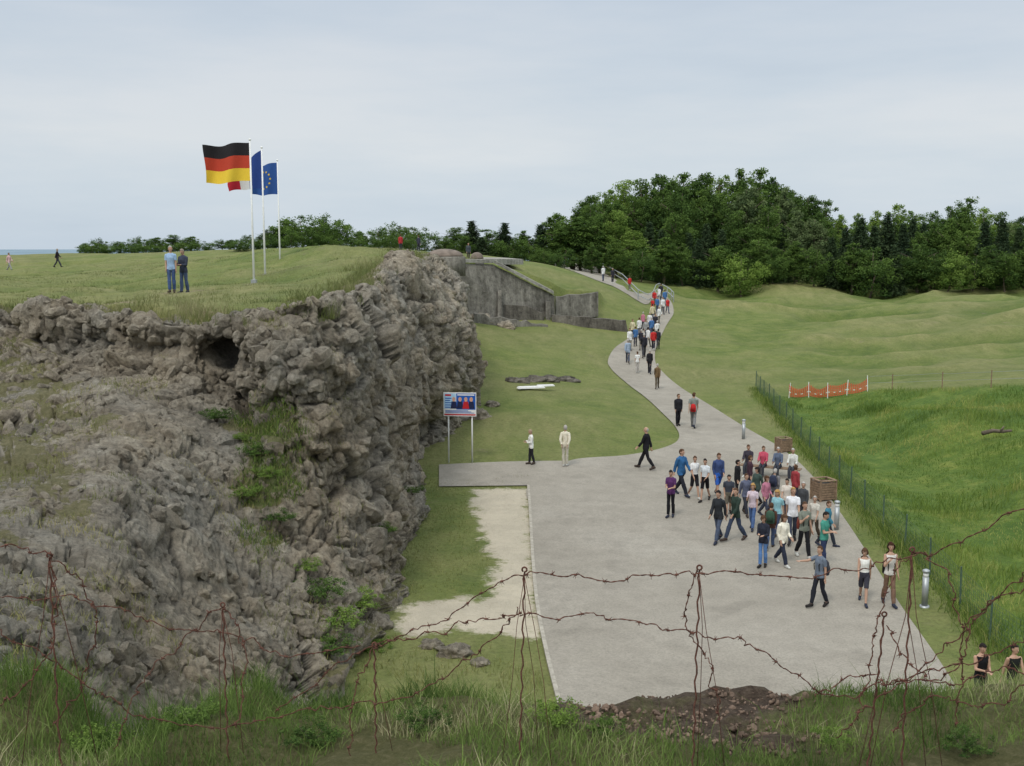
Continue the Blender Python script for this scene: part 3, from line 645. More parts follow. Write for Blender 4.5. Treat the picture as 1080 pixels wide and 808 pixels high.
for i,(px,py,hh,mt,lab) in enumerate([(232,440,.5,'l_mid','green weeds in the rock cleft below the plateau corner'),(270,475,.45,'l_mid','low shrub on the rock ledge under the crevice'),(262,525,.45,'l_light','bright weeds halfway down the rock slope'),(295,552,.4,'l_mid','small dark shrub low on the rock slope'),
   (345,625,.6,'l_mid','leafy bush at the foot of the rock by the lower gully'),(385,640,.55,'l_light','bright green bush at the rock foot nearest the sandy patch'),(352,690,.6,'l_mid','dark shrub below the boulders at the rock foot'),(400,690,.45,'l_light','low light green weeds beside the rubble'),(440,520,.4,'l_mid','shrub against the cliff foot beside the grass verge'),(405,560,.4,'l_mid','shrub in the shaded hollow under the cliff'),
   (365,660,.6,'l_light','light green bush between the two shrubs at the rock foot'),(330,600,.35,'l_light','small light weed above the lower gully'),(255,460,.3,'l_light','small bright weed just right of the cleft'),(285,500,.35,'l_light','bright weed in the middle of the green streak')]):
    plant('shrub',rockpt(px,py),i,hh,mt,lab,'shrub','shrubs on the rock',.8)
for i,(px,t,hh,lab) in enumerate([(585,5.2,.13,'leafy weed on the bank between the two middle pickets'),(640,5.1,.09,'small weed at the left end of the bare soil'),(200,5.3,.13,'low weed in the lower left grass'),(330,5.1,.13,'broad leafed weed in the foreground left of centre'),(880,5.1,.09,'small weed at the right end of the bare soil'),(1020,4.9,.11,'weed in the lower right corner grass'),(100,5.3,.14,'weed in the bottom left corner grass'),(450,5.2,.12,'weed on the bank below the broken boulder')]):
    p=P(px,760,t);p[2]=float(HB(np.array([p[0]]),np.array([p[1]]))[0]);plant('weed',p,i,hh,'l_mid' if i%2 else 'l_light',lab,'weed','weeds in the foreground',1.)
# ---------------------------------------------------------------- boulders
def boulder(name,c,size,seed,mat,label,cat='boulder',group=None):
    m=MB();m.ell((0,0,0),(1,1,1),0,48,32);V=[]
    for v in m.v:
        q=Vector(v);dd,pp=mn.voronoi(q*1.3+Vector((seed,0,0)));k=.85+.25*mn.fractal(q*1.6+Vector((seed*3.1,0,0)),.8,2.1,5)+.35*mn.noise(pp[0]*4)
        V.append((v[0]*k*size[0],v[1]*k*size[1],v[2]*k*size[2]))
    m.v=V;o=m.build(name,mat,None,True);o.location=[float(a) for a in c]
    fattr(o.data,'cavity',np.full(len(V),.55));fattr(o.data,'moss',np.full(len(V),.1));return tag(o,label,cat,group)
for i,(px,py,s,lab,mt) in enumerate([(480,690,(.6,.4,.3),'broken boulder lying in the grass near the rock foot','rock'),(507,700,(.3,.3,.15),'small flat stone beside the broken boulder','rock'),(455,682,(.4,.3,.25),'rough stone left of the broken boulder','rock'),
   (490,322,(1.6,1.3,1.),'large rubble block left of the concrete wall','rock'),(505,338,(1.5,1.2,.8),'rubble block at the foot of the concrete wall','rock'),(520,322,(1.3,1.0,.9),'upper rubble block against the concrete wall','rock'),(533,345,(1.1,.9,.6),'low rubble block right of the others at the wall foot','rock'),
   (544,403,(.8,.6,.45),'dark stone at the left end of the sunken trench','concd'),(560,402,(.9,.5,.42),'dark stone second from left in the sunken trench','concd'),(578,402,(.9,.5,.38),'dark stone third from left in the sunken trench','concd'),(598,402,(.9,.5,.3),'dark stone at the right end of the sunken trench','concd'),
   (506,440,(.7,.6,.5),'boulder at the cliff foot behind the information board','rock'),(520,428,(.5,.5,.35),'small boulder right of the information board','rock'),(395,660,(.5,.5,.35),'boulder at the rock foot beside the green bush','rock')]):
    p,t=G(px,py);boulder('boulder',p,s,i+1,M[mt],lab)
p,t=G(560,411);m=MB();m.box((0,0,.15),(1.7,.5,.10),.25,0,.9);m.box((.9,.3,.22),(1.1,.35,.08),.25,0,.9)
o=m.build('pale_slab',M['white']);o.location=p.tolist();tag(o,'white slab lying in front of the sunken trench','slab')
# ---------------------------------------------------------------- fort walls
def slabwall(name,pts,thick,mat,label,cat='wall',parent=None):
    Vf=[tuple(p) for p in pts];n=len(Vf);m=MB()
    Vb=[(p[0]+thick[0],p[1]+thick[1],p[2]) for p in Vf]
    m.add(Vf+Vb,[tuple(range(n)),tuple(range(n,2*n))[::-1]]+[(i,n+i,n+(i+1)%n,(i+1)%n) for i in range(n)])
    o=m.build(name,mat,parent)
    return tag(o,label,cat) if not parent else o
def line(a,b,n,j):
    return [ (a[0]+(b[0]-a[0])*k/n, a[1]+(b[1]-a[1])*k/n+ (random.uniform(-j,j) if 0<k<n else 0), a[2]+(b[2]-a[2])*k/n) for k in range(n+1)]
w1=slabwall('retaining_wall',[P(474,368,92),P(585,358,100.5)]+[P(*q) for q in line((585,312,100.5),(520,279,96),9,.5)]+[P(*q) for q in line((520,279,96),(474,278,92),5,.8)[1:]],(-.2,1.0),M['conc'],'tall stained concrete retaining wall with sloping top')
A=P(521,277.6,95.9)+[0,-.15,.0];B=P(584,310.5,100.3)+[0,-.15,.0]
for a,b in ((P(473,276.3,91.9)+[0,-.15,.0],A-np.array([.15,0,0])),(A,B)):
    V=[a,b,b+[0,1.4,0],a+[0,1.4,0]];V2=[v+[0,0,.28] for v in V]
    MB().add([tuple(v) for v in V+V2],[(3,2,1,0),(4,5,6,7),(0,1,5,4),(1,2,6,5),(2,3,7,6),(3,0,4,7)]).build('coping',M['concl'],w1)
rp=[P(532,342,96.5),P(574,346,98.8),P(574,331,98.8),P(556,323,97.8),P(532,321,96.5)]
V=[tuple(p+[0,-.35,0]) for p in rp]+[tuple(p+[0,.6,0]) for p in rp]
MB().add(V,[tuple(range(5)),tuple(range(5,10))[::-1]]+[(i,5+i,5+(i+1)%5,(i+1)%5) for i in range(5)]).build('recess',M['concd'],w1)
for (px,t,w,hh0,hh1) in ((527,95.8,4,306,350),(578,99.4,5,318,354)):
    a=P(px-w/2,hh1,t);b=P(px+w/2,hh1,t);c=P(px+w/2,hh0,t);d=P(px-w/2,hh0,t)
    V=[tuple(v+[0,-.7,0]) for v in (a,b)]+[tuple(v+[0,-.15,0]) for v in (c,d)]+[tuple(v+[0,1,0]) for v in (a,b,c,d)]
    MB().add(V,[(0,1,2,3),(4,7,6,5),(0,4,5,1),(1,5,6,2),(2,6,7,3),(3,7,4,0)]).build('buttress',M['conc'],w1)
slabwall('ledge_wall',[P(500,352,92.5)]+[P(578,360,96.)]+[P(*q) for q in line((578,343,96),(500,331,92.5),14,2.0)],(-.1,1.3),M['conc'],'broken low ledge of stonework in front of the retaining wall')
slabwall('side_wall',[P(586,336,101),P(631,334,104)]+[P(*q) for q in line((631,308,104),(586,313,101),7,.9)],(0,.9),M['conc'],'grey concrete side wall right of the tall retaining wall')
slabwall('stone_wall',[P(582,358,98.5),P(664,358,100)]+[P(*q) for q in line((660,338,100),(582,332,98.5),12,.8)],(0,.8),M['concd'],'low dark stone wall at the foot of the fort beside the path')
slabwall('roof_slab',[P(470,279,94),P(552,279,112),P(552,273.5,112),P(470,272.5,94)],(-2,12),M['concl'],'flat pale concrete roof slab on top of the fort',cat='roof')
def dome(px,t,w,hh,zb_,label):
    p=P(px,zb_,t);ztop=P(px,hh,t)[2];e=empty('gun_turret',p,0,label,'gun turret');r=w*t/F/2;h=ztop-p[2]
    m=MB();prof=[(r,-1.2),(r,.30*h),(r*.95,.36*h)];m.loft([(0,0,z,a,a) for a,z in prof],28);m.build('collar',M['conc'],e,True)
    m=MB();m.loft([(0,0,.36*h+.64*h*math.sin(a),r*.9*math.cos(a)+.02,r*.9*math.cos(a)+.02) for a in np.linspace(0,math.pi/2,9)],28);m.build('dome',M['steel'],e,True)
dome(469,88,44,262.5,275,'wide low armoured turret dome on the fort roof')
dome(503,100,15,266,277,'small armoured observation dome beside the roof slab')
hp=[w+np.array([.3,.4,0]) for w in Rw[-5:]];hp=catmull(hp,24)
e=empty('handrail',hp[0],0,'metal handrail along the far side of the upper path','handrail')
for k in range(0,24,2):
    p=hp[k];z=float(H(np.array([p[0]]),np.array([p[1]]))[0]);MB().tube([p*[1,1,0]+[0,0,z-.2]-hp[0],p*[1,1,0]+[0,0,z+1.1]-hp[0]],.055,6).build('post',M['metal'],e)
for dz in (.55,1.1):
    zz=H(hp[:,0],hp[:,1]);MB().tube([(q[0]-hp[0][0],q[1]-hp[0][1],z+dz-hp[0][2]) for q,z in zip(hp,zz)],.05,6).build('rail',M['metal'],e)
# ---------------------------------------------------------------- mesh fence
fp=[march(a,b,H0)[0] for a,b in [(797,409),(815,430),(842,462),(872,496),(902,530),(935,562),(968,596),(1000,628),(1035,664),(1062,692)]]+[np.array([13.2,21.,0])]
fc=catmull(fp,120);fz=H(fc[:,0],fc[:,1]);fc[:,2]=fz
e=empty('mesh_fence',fc[0],0,'green wire mesh fence between the road verge and the hollow','fence')
o0=fc[0]
def seglen(a): return np.r_[0,np.cumsum(np.linalg.norm(np.diff(a[:,:2],axis=0),axis=1))]
seg=seglen(fc)
def falong(s):return np.array([np.interp(s,seg,fc[:,k]) for k in range(3)])
s=0
while s<seg[-1]:
    p=falong(s)-o0;MB().tube([p+[0,0,-.2],p+[random.uniform(-.04,.04),0,1.2]],.026,6).build('fence_post',M['green'],e);s+=2.5
m=MB()
for hz in np.linspace(.06,1.1,9): m.tube([p-o0+[0,0,hz] for p in fc],.0042,3,cap=False)
for s in np.arange(0,seg[-1],.14):
    p=falong(s)-o0;m.tube([p+[0,0,.03],p+[0,0,1.12]],.0036,3,cap=False)
m.build('wire_mesh',M['green'],e)
ss=rng.uniform(0,seg[-1],16000);q=np.c_[np.interp(ss,seg,fc[:,0]),np.interp(ss,seg,fc[:,1])]+rng.normal(0,.28,(16000,2))
blades('fence_grass',np.c_[q,H(q[:,0],q[:,1])-.02],rng.uniform(.08,.45,16000)*(.5+np.clip(fbm(ss*.5,ss*0,93,3)+.4,0,1)),.018,M['lgrass'],'unmown grass growing along the foot of the mesh fence',lean=1.)
f2=np.array([G(a,b)[0] for a,b in [(917,412),(960,411),(1000,410),(1040,409),(1079,408)]]+[P(1120,407,57)]);f2=catmull(f2,60);f2[:,2]=H(f2[:,0],f2[:,1]);s2=seglen(f2)
e=empty('wire_fence',f2[0],0,'thin post and wire fence running right from the red barrier','fence')
for s in np.arange(1.5,s2[-1],3.2):
    p=np.array([np.interp(s,s2,f2[:,k]) for k in range(3)])-f2[0];MB().tube([p+[0,0,-.2],p+[0,0,.95]],.03,6).build('fence_post',M['wood'],e)
for hz in (.45,.85): MB().tube([p-f2[0]+[0,0,hz] for p in f2],.008,4).build('wire',M['metal'],e)
bp=[march(a,b,H0)[0] for a,b in [(832,418),(853,418),(873,418),(893,416),(915,413)]]
for p in bp: p[2]=float(H(np.array([p[0]]),np.array([p[1]]))[0])
e=empty('plastic_barrier',bp[0],0,'sagging red and white plastic barrier netting at the end of the hollow','barrier')
for p in bp: MB().tube([p-bp[0]+[0,0,-.1],p-bp[0]+[random.uniform(-.08,.08),0,.95]],.025,6).build('post',M['white'],e)
for a,b in zip(bp[:-1],bp[1:]):
    m=MB();sag=random.uniform(.1,.35)
    for r in range(6):
        for k in range(10):
            q0=a+(b-a)*k/10-bp[0];q1=a+(b-a)*(k+1)/10-bp[0];sg=lambda t:-sag*math.sin(math.pi*t)*(.4+r/6)
            z0=.12+r*.12+sg(k/10);z1=.12+r*.12+sg((k+1)/10);hgt=.04
            m.add([q0+[0,0,z0],q1+[0,0,z1],q1+[0,0,z1+hgt],q0+[0,0,z0+hgt]],[(0,1,2,3)],1 if (r==2 and k%3==0) else 0)
            m.add([q0+[0,.005,z0],q0+[.05,.005,z0],q0+[.05,.005,z0+.12],q0+[0,.005,z0+.12]],[(0,1,2,3)],0)
    m.build('netting',[M['red'],M['white']],e)
p,t=G(1050,464);m=MB();m.tube([(-.6,0,.1),(-.1,.1,.2),(.3,.05,.17),(.7,0,.22)],[.10,.09,.08,.05],9);m.tube([(.2,0,.2),(.35,0,.42)],[.05,.03],6);o=m.build('fallen_log',M['bark'],None,True);o.location=(p+[0,0,.2]).tolist();tag(o,'dark log lying in the tall grass of the hollow','log')
# ---------------------------------------------------------------- information board
p1=P(473,480,49.);p1[2]=float(H(np.array([p1[0]]),np.array([p1[1]]))[0])
e=empty('information_board',p1,-.10,'blue and white information board on two poles beside the cliff','sign')
zb=10-(438-255)/1168*49.-p1[2];hh=1.06
for x in (.0,1.06):
    MB().tube([(x,.06,-.2),(x,.06,zb+hh)],.035,8).build('pole',M['white'],e,True)
X0=-.2;W=1.46
MB().box((X0+W/2,0,zb+hh/2),(W,.05,hh)).build('panel',M['white'],e)
bm_=simple('board_blue',S(45,95,180),.5,.15,6);bm2=simple('board_pale_blue',S(170,205,232),.5,.12,6);bm3=simple('board_dark',S(40,45,75),.5,.35,9);bm4=simple('board_skin',S(210,160,135),.5,.15,9);bmr=simple('board_red',S(190,45,50),.5,.1)
def q(m,x0,x1,z0,z1,mi=0,y=-.033):
    m.add([(X0+x0,y,zb+z0),(X0+x1,y,zb+z0),(X0+x1,y,zb+z1),(X0+x0,y,zb+z1)],[(0,1,2,3)],mi)
for (x0,x1,z0,z1,mt,n) in ((.03,.55,.34,1.02,bm2,'left_picture'),(.57,1.43,.30,1.02,bm_,'right_picture'),(.03,1.43,.04,.10,bmr,'red_band')):
    m=MB();q(m,x0,x1,z0,z1,0,-.029);m.build(n,mt,e)
m=MB()
for k in range(5): q(m,.07,.30+.06*(k%3),.38+k*.10,.42+k*.10,0)
for k in range(3): q(m,.08,1.38-.14*k,.14+k*.05,.165+k*.05,0)
m.build('printed_lines',[bm_],e)
m=MB()
def disc(m,cx,cz,rx,rz,mi,y): m.add([(X0+cx+rx*math.cos(a),y,zb+cz+rz*math.sin(a)) for a in np.linspace(0,2*math.pi,13)[:-1]],[tuple(range(12))],mi)
for cx,bm__,y in ((.46,0,-.033),(.74,0,-.033),(1.0,3,-.036),(1.24,0,-.033)):
    m.add([(X0+cx-.15,y,zb+.34),(X0+cx+.15,y,zb+.34),(X0+cx+.10,y,zb+.66),(X0+cx-.10,y,zb+.66)],[(0,1,2,3)],bm__);disc(m,cx,.76,.075,.105,1,y-.003)
q(m,.07,.34,.90,.98,3);q(m,.62,1.38,.93,.985,2)
m.build('printed_figures',[bm3,bm4,M['white'],bmr],e)
# ---------------------------------------------------------------- flags
def flagpole(px,bpy_,t,toppy,label):
    p=at(px,t);z=P(px,bpy_,t)[2];p[2]=min(z-.05,p[2]);h=P(px,toppy,t)[2]-p[2]
    e=empty('flagpole',p,0,label,'flagpole','flagpoles on the plateau')
    MB().tube([(0,0,-1),(0,0,h)],[.055,.035],10).build('pole',M['white'],e,True);MB().ell((0,0,h+.04),(.06,.06,.06)).build('finial',M['white'],e,True)
    MB().box((0,0,.1),(.24,.24,.24)).build('base',M['metal'],e)
    return p,h
def flag(base,h,W,Hh,drop,mats,mode,label,ph,ang,zoff=.1,pinch=0.):
    e=empty('flag',(base[0],base[1],base[2]+h-zoff-Hh),0,label,'flag','flags flying on the poles')
    nx,nz=36,21
    def f(u,v):
        x=-.04-W*u*math.cos(ang)*(1-.06*u)+.05*math.sin(v*4+ph)*u;y=W*u*math.sin(ang)+.19*math.sin(u*9+ph+v*1.6)*min(1,u*3)
        z=Hh*v-drop*u**1.3+.06*math.sin(u*7+ph)*min(1,u*2)-pinch*u*(v-.5)*Hh
        return Vector((x,y,z))
    m=MB();V=[f(i/nx,j/nz) for i in range(nx+1) for j in range(nz+1)];Fs=[];mi=[]
    for i in range(nx):
        for j in range(nz):
            Fs.append((i*(nz+1)+j,(i+1)*(nz+1)+j,(i+1)*(nz+1)+j+1,i*(nz+1)+j+1))
            mi.append((2-(j*3)//nz) if mode=='h' else ((i*3)//nx if mode=='v' else 0))
    m.add(V,Fs);m.m=mi;m.build('cloth',mats,e,True)
    if mode=='s':
        for k in range(12):
            a=2*math.pi*k/12;cu=.5+.28*math.sin(a)*Hh/W*1.0;cv=.5+.28*math.cos(a)
            for side in (-1,1):
                pts=[]
                for q_ in range(10):
                    rr=.085 if q_%2==0 else .036;b=2*math.pi*q_/10;pts.append(f(cu+rr*math.sin(b)/W,cv+rr*math.cos(b)/Hh)+Vector((0,side*.012,0)))
                cen=f(cu,cv)+Vector((0,side*.012,0));mm=MB();mm.add([cen]+pts,[(0,1+i,1+(i+1)%10) for i in range(10)]);mm.build('star',M['gold'],e)
M['gold']=simple('gold_cloth',S(230,195,65),.8,.03);M['fblack']=simple('black_cloth',(.022,.02,.023),.85,.05);M['fred']=simple('red_cloth',S(185,68,50),.8,.04)
M['fblue']=simple('blue_cloth',S(42,66,130),.8,.04);M['fwhite']=simple('white_cloth',(.6,.6,.6),.8,.02);M['eu']=simple('deep_blue_cloth',S(48,82,145),.8,.04);M['fred2']=simple('crimson_cloth',S(175,40,55),.8,.04)
p,h=flagpole(268,299,50,150,'tallest and nearest white flagpole, carrying the black, red and gold flag')
flag(p,h,2.25,1.68,.12,[M['fblack'],M['fred'],M['gold']],'h','flag with black, red and yellow horizontal stripes',0.4,.15)
p,h=flagpole(280,293,55.6,158,'middle of the three white flagpoles')
flag(p,h,2.0,1.9,.78,[M['fblue'],M['fwhite'],M['fred2']],'v','blue, white and red flag mostly hidden behind the striped flag',2.,.3,.1,.68)
p,h=flagpole(296,285,65.8,171,'farthest and shortest looking white flagpole')
flag(p,h,1.95,1.85,.12,[M['eu']],'s','blue flag with a ring of yellow stars',1.2,.35,.1,.1)
# ---------------------------------------------------------------- bins, bollards, bench
def bin_(px,py,label,s=1.):
    p,t=G(px,py);e=empty('wooden_bin',p,.3,label,'litter bin','slatted wooden bins on the verge');e.scale=(s,s,s)
    m=MB()
    for x,y,r in ((0,-.36,0),(0,.36,0),(-.36,0,math.pi/2),(.36,0,math.pi/2)):
        for k in range(7): m.box((x,y,.16+k*.105),(.7,.035,.085),r)
    m.build('slats',M['wood'],e)
    for x in (-.37,.37):
        for y in (-.37,.37): MB().box((x,y,.45),(.07,.07,.92)).build('corner_post',M['wood'],e)
    m=MB()
    for x,y,r in ((0,-.36,0),(0,.36,0),(-.36,0,math.pi/2),(.36,0,math.pi/2)): m.box((x,y,.93),(.8-(.12 if r else 0),.11,.04),r)
    m.build('rim',M['wood'],e);MB().box((0,0,.42),(.62,.62,.7)).build('liner',M['black'],e)
bin_(868,528,'larger slatted wooden bin beside the road, nearer one',.9);bin_(826,477,'smaller slatted wooden bin on the verge, farther one',.75)
def bollard(px,py,label):
    p,t=G(px,py);e=empty('lamp_bollard',p,0,label,'bollard','grey bollards on the verge')
    MB().loft([(0,0,-.1,.13,.13),(0,0,.04,.13,.13)],14).build('base_plate',M['metal'],e,True)
    MB().loft([(0,0,.04,.085,.085),(0,0,.85,.085,.085)],14).build('post',M['metal'],e,True)
    MB().loft([(0,0,.85,.075,.075),(0,0,.98,.075,.075)],14).build('lamp_glass',M['white'],e,True)
    MB().loft([(0,0,.98,.10,.10),(0,0,1.04,.10,.10),(0,0,1.07,.04,.04)],14).build('cap',M['metal'],e,True)
bollard(975,640,'grey bollard nearest the camera on the right verge');bollard(882,560,'grey bollard beside the walking group on the verge');bollard(784,464,'farthest grey bollard where the verge narrows')
p,t=G(812,503);BR=math.atan2(-.42,.9);e=empty('bench',p,BR,'wooden bench at the road edge with four people sitting','bench');BENCH=(p,t)
for k in range(3): MB().box((0,-.14+k*.15,.43),(2.6,.13,.04)).build('seat_slat',M['wood'],e)
for x in (-1.05,1.05): MB().box((x,0,.2),(.08,.38,.41)).build('leg',M['concl'],e)
# ---------------------------------------------------------------- people
FW=Vector((0,-1,0))
def cap_(m,a,b,ra,rb,n=10):
    a=Vector(a);b=Vector(b);d=(b-a).normalized()
    m.tube([a-d*ra*.95,a-d*ra*.6,a,b,b+d*rb*.6,b+d*rb*.95],[ra*.3,ra*.8,ra,rb,rb*.8,rb*.3],n)
def build_pose(name,legs,arms,sit=False,turn=0.,nod=0.):
    m=MB();bones=[]
    def bone(idn,a,b,ra,rb): bones.append((idn,np.array(a),np.array(b),ra,rb))
    m.loft([(0,0,.84,.10,.08),(0,.0,.88,.145,.10),(0,0,.96,.152,.108),(0,0,1.06,.130,.095),(0,-.005,1.18,.136,.10),(0,-.01,1.30,.152,.108),(0,0,1.38,.154,.098),(0,0,1.44,.115,.075),(0,0,1.48,.06,.06),(0,0,1.5,.02,.02)],20)
    bone(0,(0,0,.93),(0,0,1.36),.14,.14);bone(0,(-.12,0,1.39),(.12,0,1.39),.07,.07);bone(0,(-.06,0,.92),(.06,0,.92),.11,.11)
    cap_(m,(0,.01,1.42),(0,-.005,1.58),.055,.050);bone(1,(0,0,1.53),(0,0,1.66),.07,.11)
    m.ell((0,-.01,1.64),(.076,.096,.108),0,18,14);m.ell((0,-.035,1.575),(.055,.062,.055),0,14,10)
    cap_(m,(0,-.10,1.645),(0,-.118,1.615),.010,.015,8)
    for s in (-1,1): m.ell((s*.078,.0,1.63),(.013,.024,.034),0,8,6)
    feet=[]
    for s,(a,b) in zip((-1,1),legs):
        hip=Vector((s*.088,0,.90));k=hip+.43*Vector((-s*.02,-math.sin(a),-math.cos(a)));an=k+.41*Vector((-s*.02,-math.sin(a-b),-math.cos(a-b)))
        cap_(m,hip,k,.082,.053,12);cap_(m,k,k+(an-k)*.35,.052,.053,12);cap_(m,k+(an-k)*.35,an,.053,.034,12)
        f=max(0,(b-a))*.8 if not sit else 0
        heel=an+Vector((0,.035,-.035));toe=an+Vector((s*.03,-.17*math.cos(f),-.045-.17*math.sin(f)*.8))
        cap_(m,heel,toe,.036,.032);cap_(m,an,an+Vector((0,-.07,-.03)),.038,.036)
        bone(5,hip,k,.085,.055);bone(6,k,an,.053,.036);bone(7 if s<0 else 8,heel,toe,.04,.036);feet.append(min(heel.z-.04,toe.z-.036))
    for s,(sw,ab,eb,inn) in zip((-1,1),arms):
        sh=Vector((s*.166,0,1.39));d=Vector((s*math.sin(ab),-math.sin(sw)*math.cos(ab),-math.cos(sw)*math.cos(ab)))
        el=sh+.285*d;w2=sw+eb;d2=Vector((s*(math.sin(ab)-inn),-math.sin(w2),-math.cos(w2))).normalized();wr=el+.245*d2
        cap_(m,sh,el,.049,.038,12);cap_(m,el,wr,.038,.025,12)
        side=FW-d2*FW.dot(d2)
        if side.length<.2: side=Vector((0,0,1))-d2*d2.z
        side.normalize();nrm=d2.cross(side).normalized()*(-s)
        for kk in (-.022,0,.022): cap_(m,wr+side*kk*.6,wr+d2*.085+side*kk,.017,.016,8)
        for kk,L in ((-.030,.055),(-.010,.068),(.010,.075),(.030,.070)):
            b0=wr+d2*.085+side*kk;b1=b0+d2*L*.5+nrm*.006;b2=b1+d2*L*.42+nrm*.018;cap_(m,b0,b1,.010,.0095,6);cap_(m,b1,b2,.0095,.008,6)
        b0=wr+d2*.03+side*.025;cap_(m,b0,b0+side*.025+d2*.03,.012,.011,6);cap_(m,b0+side*.025+d2*.03,b0+side*.032+d2*.06+nrm*.01,.011,.009,6)
        bone(2,sh,el,.052,.040);bone(3,el,wr,.040,.028);bone(4,wr,wr+d2*.17,.04,.03)
    me=m.mesh('tmp');o=bpy.data.objects.new('tmp',me);C.objects.link(o)
    r=o.modifiers.new('r','REMESH');r.mode='VOXEL';r.voxel_size=.0125
    sm=o.modifiers.new('s','SMOOTH');sm.factor=.5;sm.iterations=2
    dg=bpy.context.evaluated_depsgraph_get();dg.update();me2=bpy.data.meshes.new_from_object(o.evaluated_get(dg))
    bpy.data.objects.remove(o)
    n=len(me2.vertices);V=np.empty(n*3);me2.vertices.foreach_get('co',V);V=V.reshape(-1,3)
    Nn=np.empty(n*3);me2.vertices.foreach_get('normal',Nn);Nn=Nn.reshape(-1,3)
    Fq=np.array([list(p.vertices) if len(p.vertices)==4 else list(p.vertices)+[p.vertices[-1]] for p in me2.polygons if len(p.vertices) in(3,4)])
    tri=Fq[:,2]==Fq[:,3]
    best=np.full(n,1e9);ids=np.zeros(n,int);par=np.zeros(n)
    for idn,a,b,ra,rb in bones:
        ab=b-a;t=np.clip((V-a)@ab/(ab@ab),0,1);d=np.linalg.norm(V-(a+t[:,None]*ab),axis=1)-(ra+(rb-ra)*t)
        k=d<best;best[k]=d[k];ids[k]=idn;par[k]=t[k]
    z=V[:,2];zs=-min(feet) if not sit else .45-.82
    def warp(q,src):
        w=sstep(src[:,2],1.48,1.56)*(np.abs(src[:,0])<.2);a=turn*w;x=q[:,0]*np.cos(a)-q[:,1]*np.sin(a);y=q[:,0]*np.sin(a)+q[:,1]*np.cos(a)
        b=nod*w;y2=y*np.cos(b)-(q[:,2]-1.54)*np.sin(b);z2=y*np.sin(b)+(q[:,2]-1.54)*np.cos(b)+1.54
        return np.c_[x,y2,np.where(w>0,z2,q[:,2])]
    def shell(nm,mask,off,fold=.006):
        ff=Fq[mask[Fq].all(1)&~tri];u,inv=np.unique(ff,return_inverse=True);nv=V[u]+Nn[u]*(off if np.ndim(off)==0 else off[u][:,None])
        fz=np.array([mn.noise(Vector(q*[9,9,5])) for q in nv]);nv=nv+Nn[u]*(fz*fold)[:,None];nv=warp(nv,V[u]);nv[:,2]+=zs
        return mesh_np(nm,nv,inv.reshape(-1,4))
    T={}
    torso=(ids==0);arm=ids==2;fa=ids==3;th=ids==5;ca=ids==6;neck=(ids==1)&(z<1.49)
    T['shirt']=shell('shirt',(torso&(z>.84)&(z<1.475))|(arm&(par<.68))|(th&(z>.86)),.018,.014)
    T['tank']=shell('vest_top',(torso&(z>.86)&(z<1.42))|(th&(z>.88)),.014)
    T['long']=shell('jacket',(torso&(z>.80))|neck|arm|(fa&(par<.96))|(th&((z>.80) if not sit else (par<.1))),.022,.022)
    T['trousers']=shell('trousers',(torso&(z<1.03))|th|(ca&(par<.97)),.010+.013*(ca*1.0),.014)
    T['shorts']=shell('shorts',(torso&(z<1.03))|(th&(par<.9)),.020,.012)
    T['shoeL']=shell('shoe',(ids==7)|(ca&(par>.97)&(V[:,0]<0)),.012,0);T['shoeR']=shell('shoe',(ids==8)|(ca&(par>.97)&(V[:,0]>=0)),.012,0)
    hd=(ids==1);ear=(np.abs(V[:,0])>.078)
    T['hair']=shell('hair',hd&~ear&((z>1.70)|((V[:,1]>.005)&(z>1.555))|((V[:,1]>-.05)&(z>1.66))),.014,.014)
    T['longhair']=shell('hair',(hd|torso)&((z>1.69)|((V[:,1]>-.03)&(z>1.54))|((V[:,1]>.03)&(z>1.34)&(np.abs(V[:,0])<.10))),.032,.02)
    T['bald']=shell('hair',hd&~ear&((V[:,1]>.01)&(z>1.56)&(z<1.70)),.010,.004)
    V2=warp(V,V);V2[:,2]+=zs
    body=mesh_np('body',V2,Fq[~tri]);nb=len(body.polygons)
    mm=MB()
    for s in (-1,1): mm.ell((s*.030,-.098,1.645),(.012,.008,.007),0,8,6)
    mm.ell((0,-.096,1.573),(.022,.008,.006),1,8,6)
    mv=np.array(mm.v);mv=warp(mv,mv);mv[:,2]+=zs;mm.v=[tuple(a) for a in mv]
    bm=bmesh.new();bm.from_mesh(body);tm=mm.mesh('t',[],True);bm.from_mesh(tm);bm.to_mesh(body);bm.free()
    for mt in ('skin','eye','lip'): body.materials.append(M[mt])
    mi=[0]*nb+[1 if k==0 else 2 for k in mm.m]
    body.polygons.foreach_set('material_index',mi[:len(body.polygons)])
    T['body']=body
    for k,v in T.items():
        if k!='body': v.materials.append(M['eye'])
    return T
M['skin']=simple('skin',(.46,.285,.205),.6,.08);M['eye']=simple('eye_dark',(.02,.015,.012),.4,.1);M['lip']=simple('lip',(.30,.10,.09),.5,.1)
PS={}
PS['walk']=build_pose('walk',[(.44,.08),(-.30,.35)],[(-.35,.10,.15,.05),(.38,.10,.35,.05)],turn=.3)
PS['walk2']=build_pose('walk2',[(-.24,.50),(.36,.05)],[(.32,.08,.4,.1),(-.32,.10,.12,.05)],turn=-.35,nod=.15)
PS['walk3']=build_pose('walk3',[(.30,.04),(-.36,.30)],[(-.15,.08,.5,.15),(.12,.07,.9,.35)],turn=.1,nod=.2)
PS['stand']=build_pose('stand',[(.03,.03),(-.10,.12)],[(.05,.08,.15,.1),(-.02,.10,.12,.08)],turn=.5)
PS['hold']=build_pose('hold',[(.10,.05),(-.12,.12)],[(.25,.06,1.5,.5),(.20,.08,1.4,.55)],nod=.3)
PS['back']=build_pose('back',[(.06,.02),(-.04,.04)],[(-.45,.16,.1,.45),(-.45,.16,.1,.45)],turn=.2)
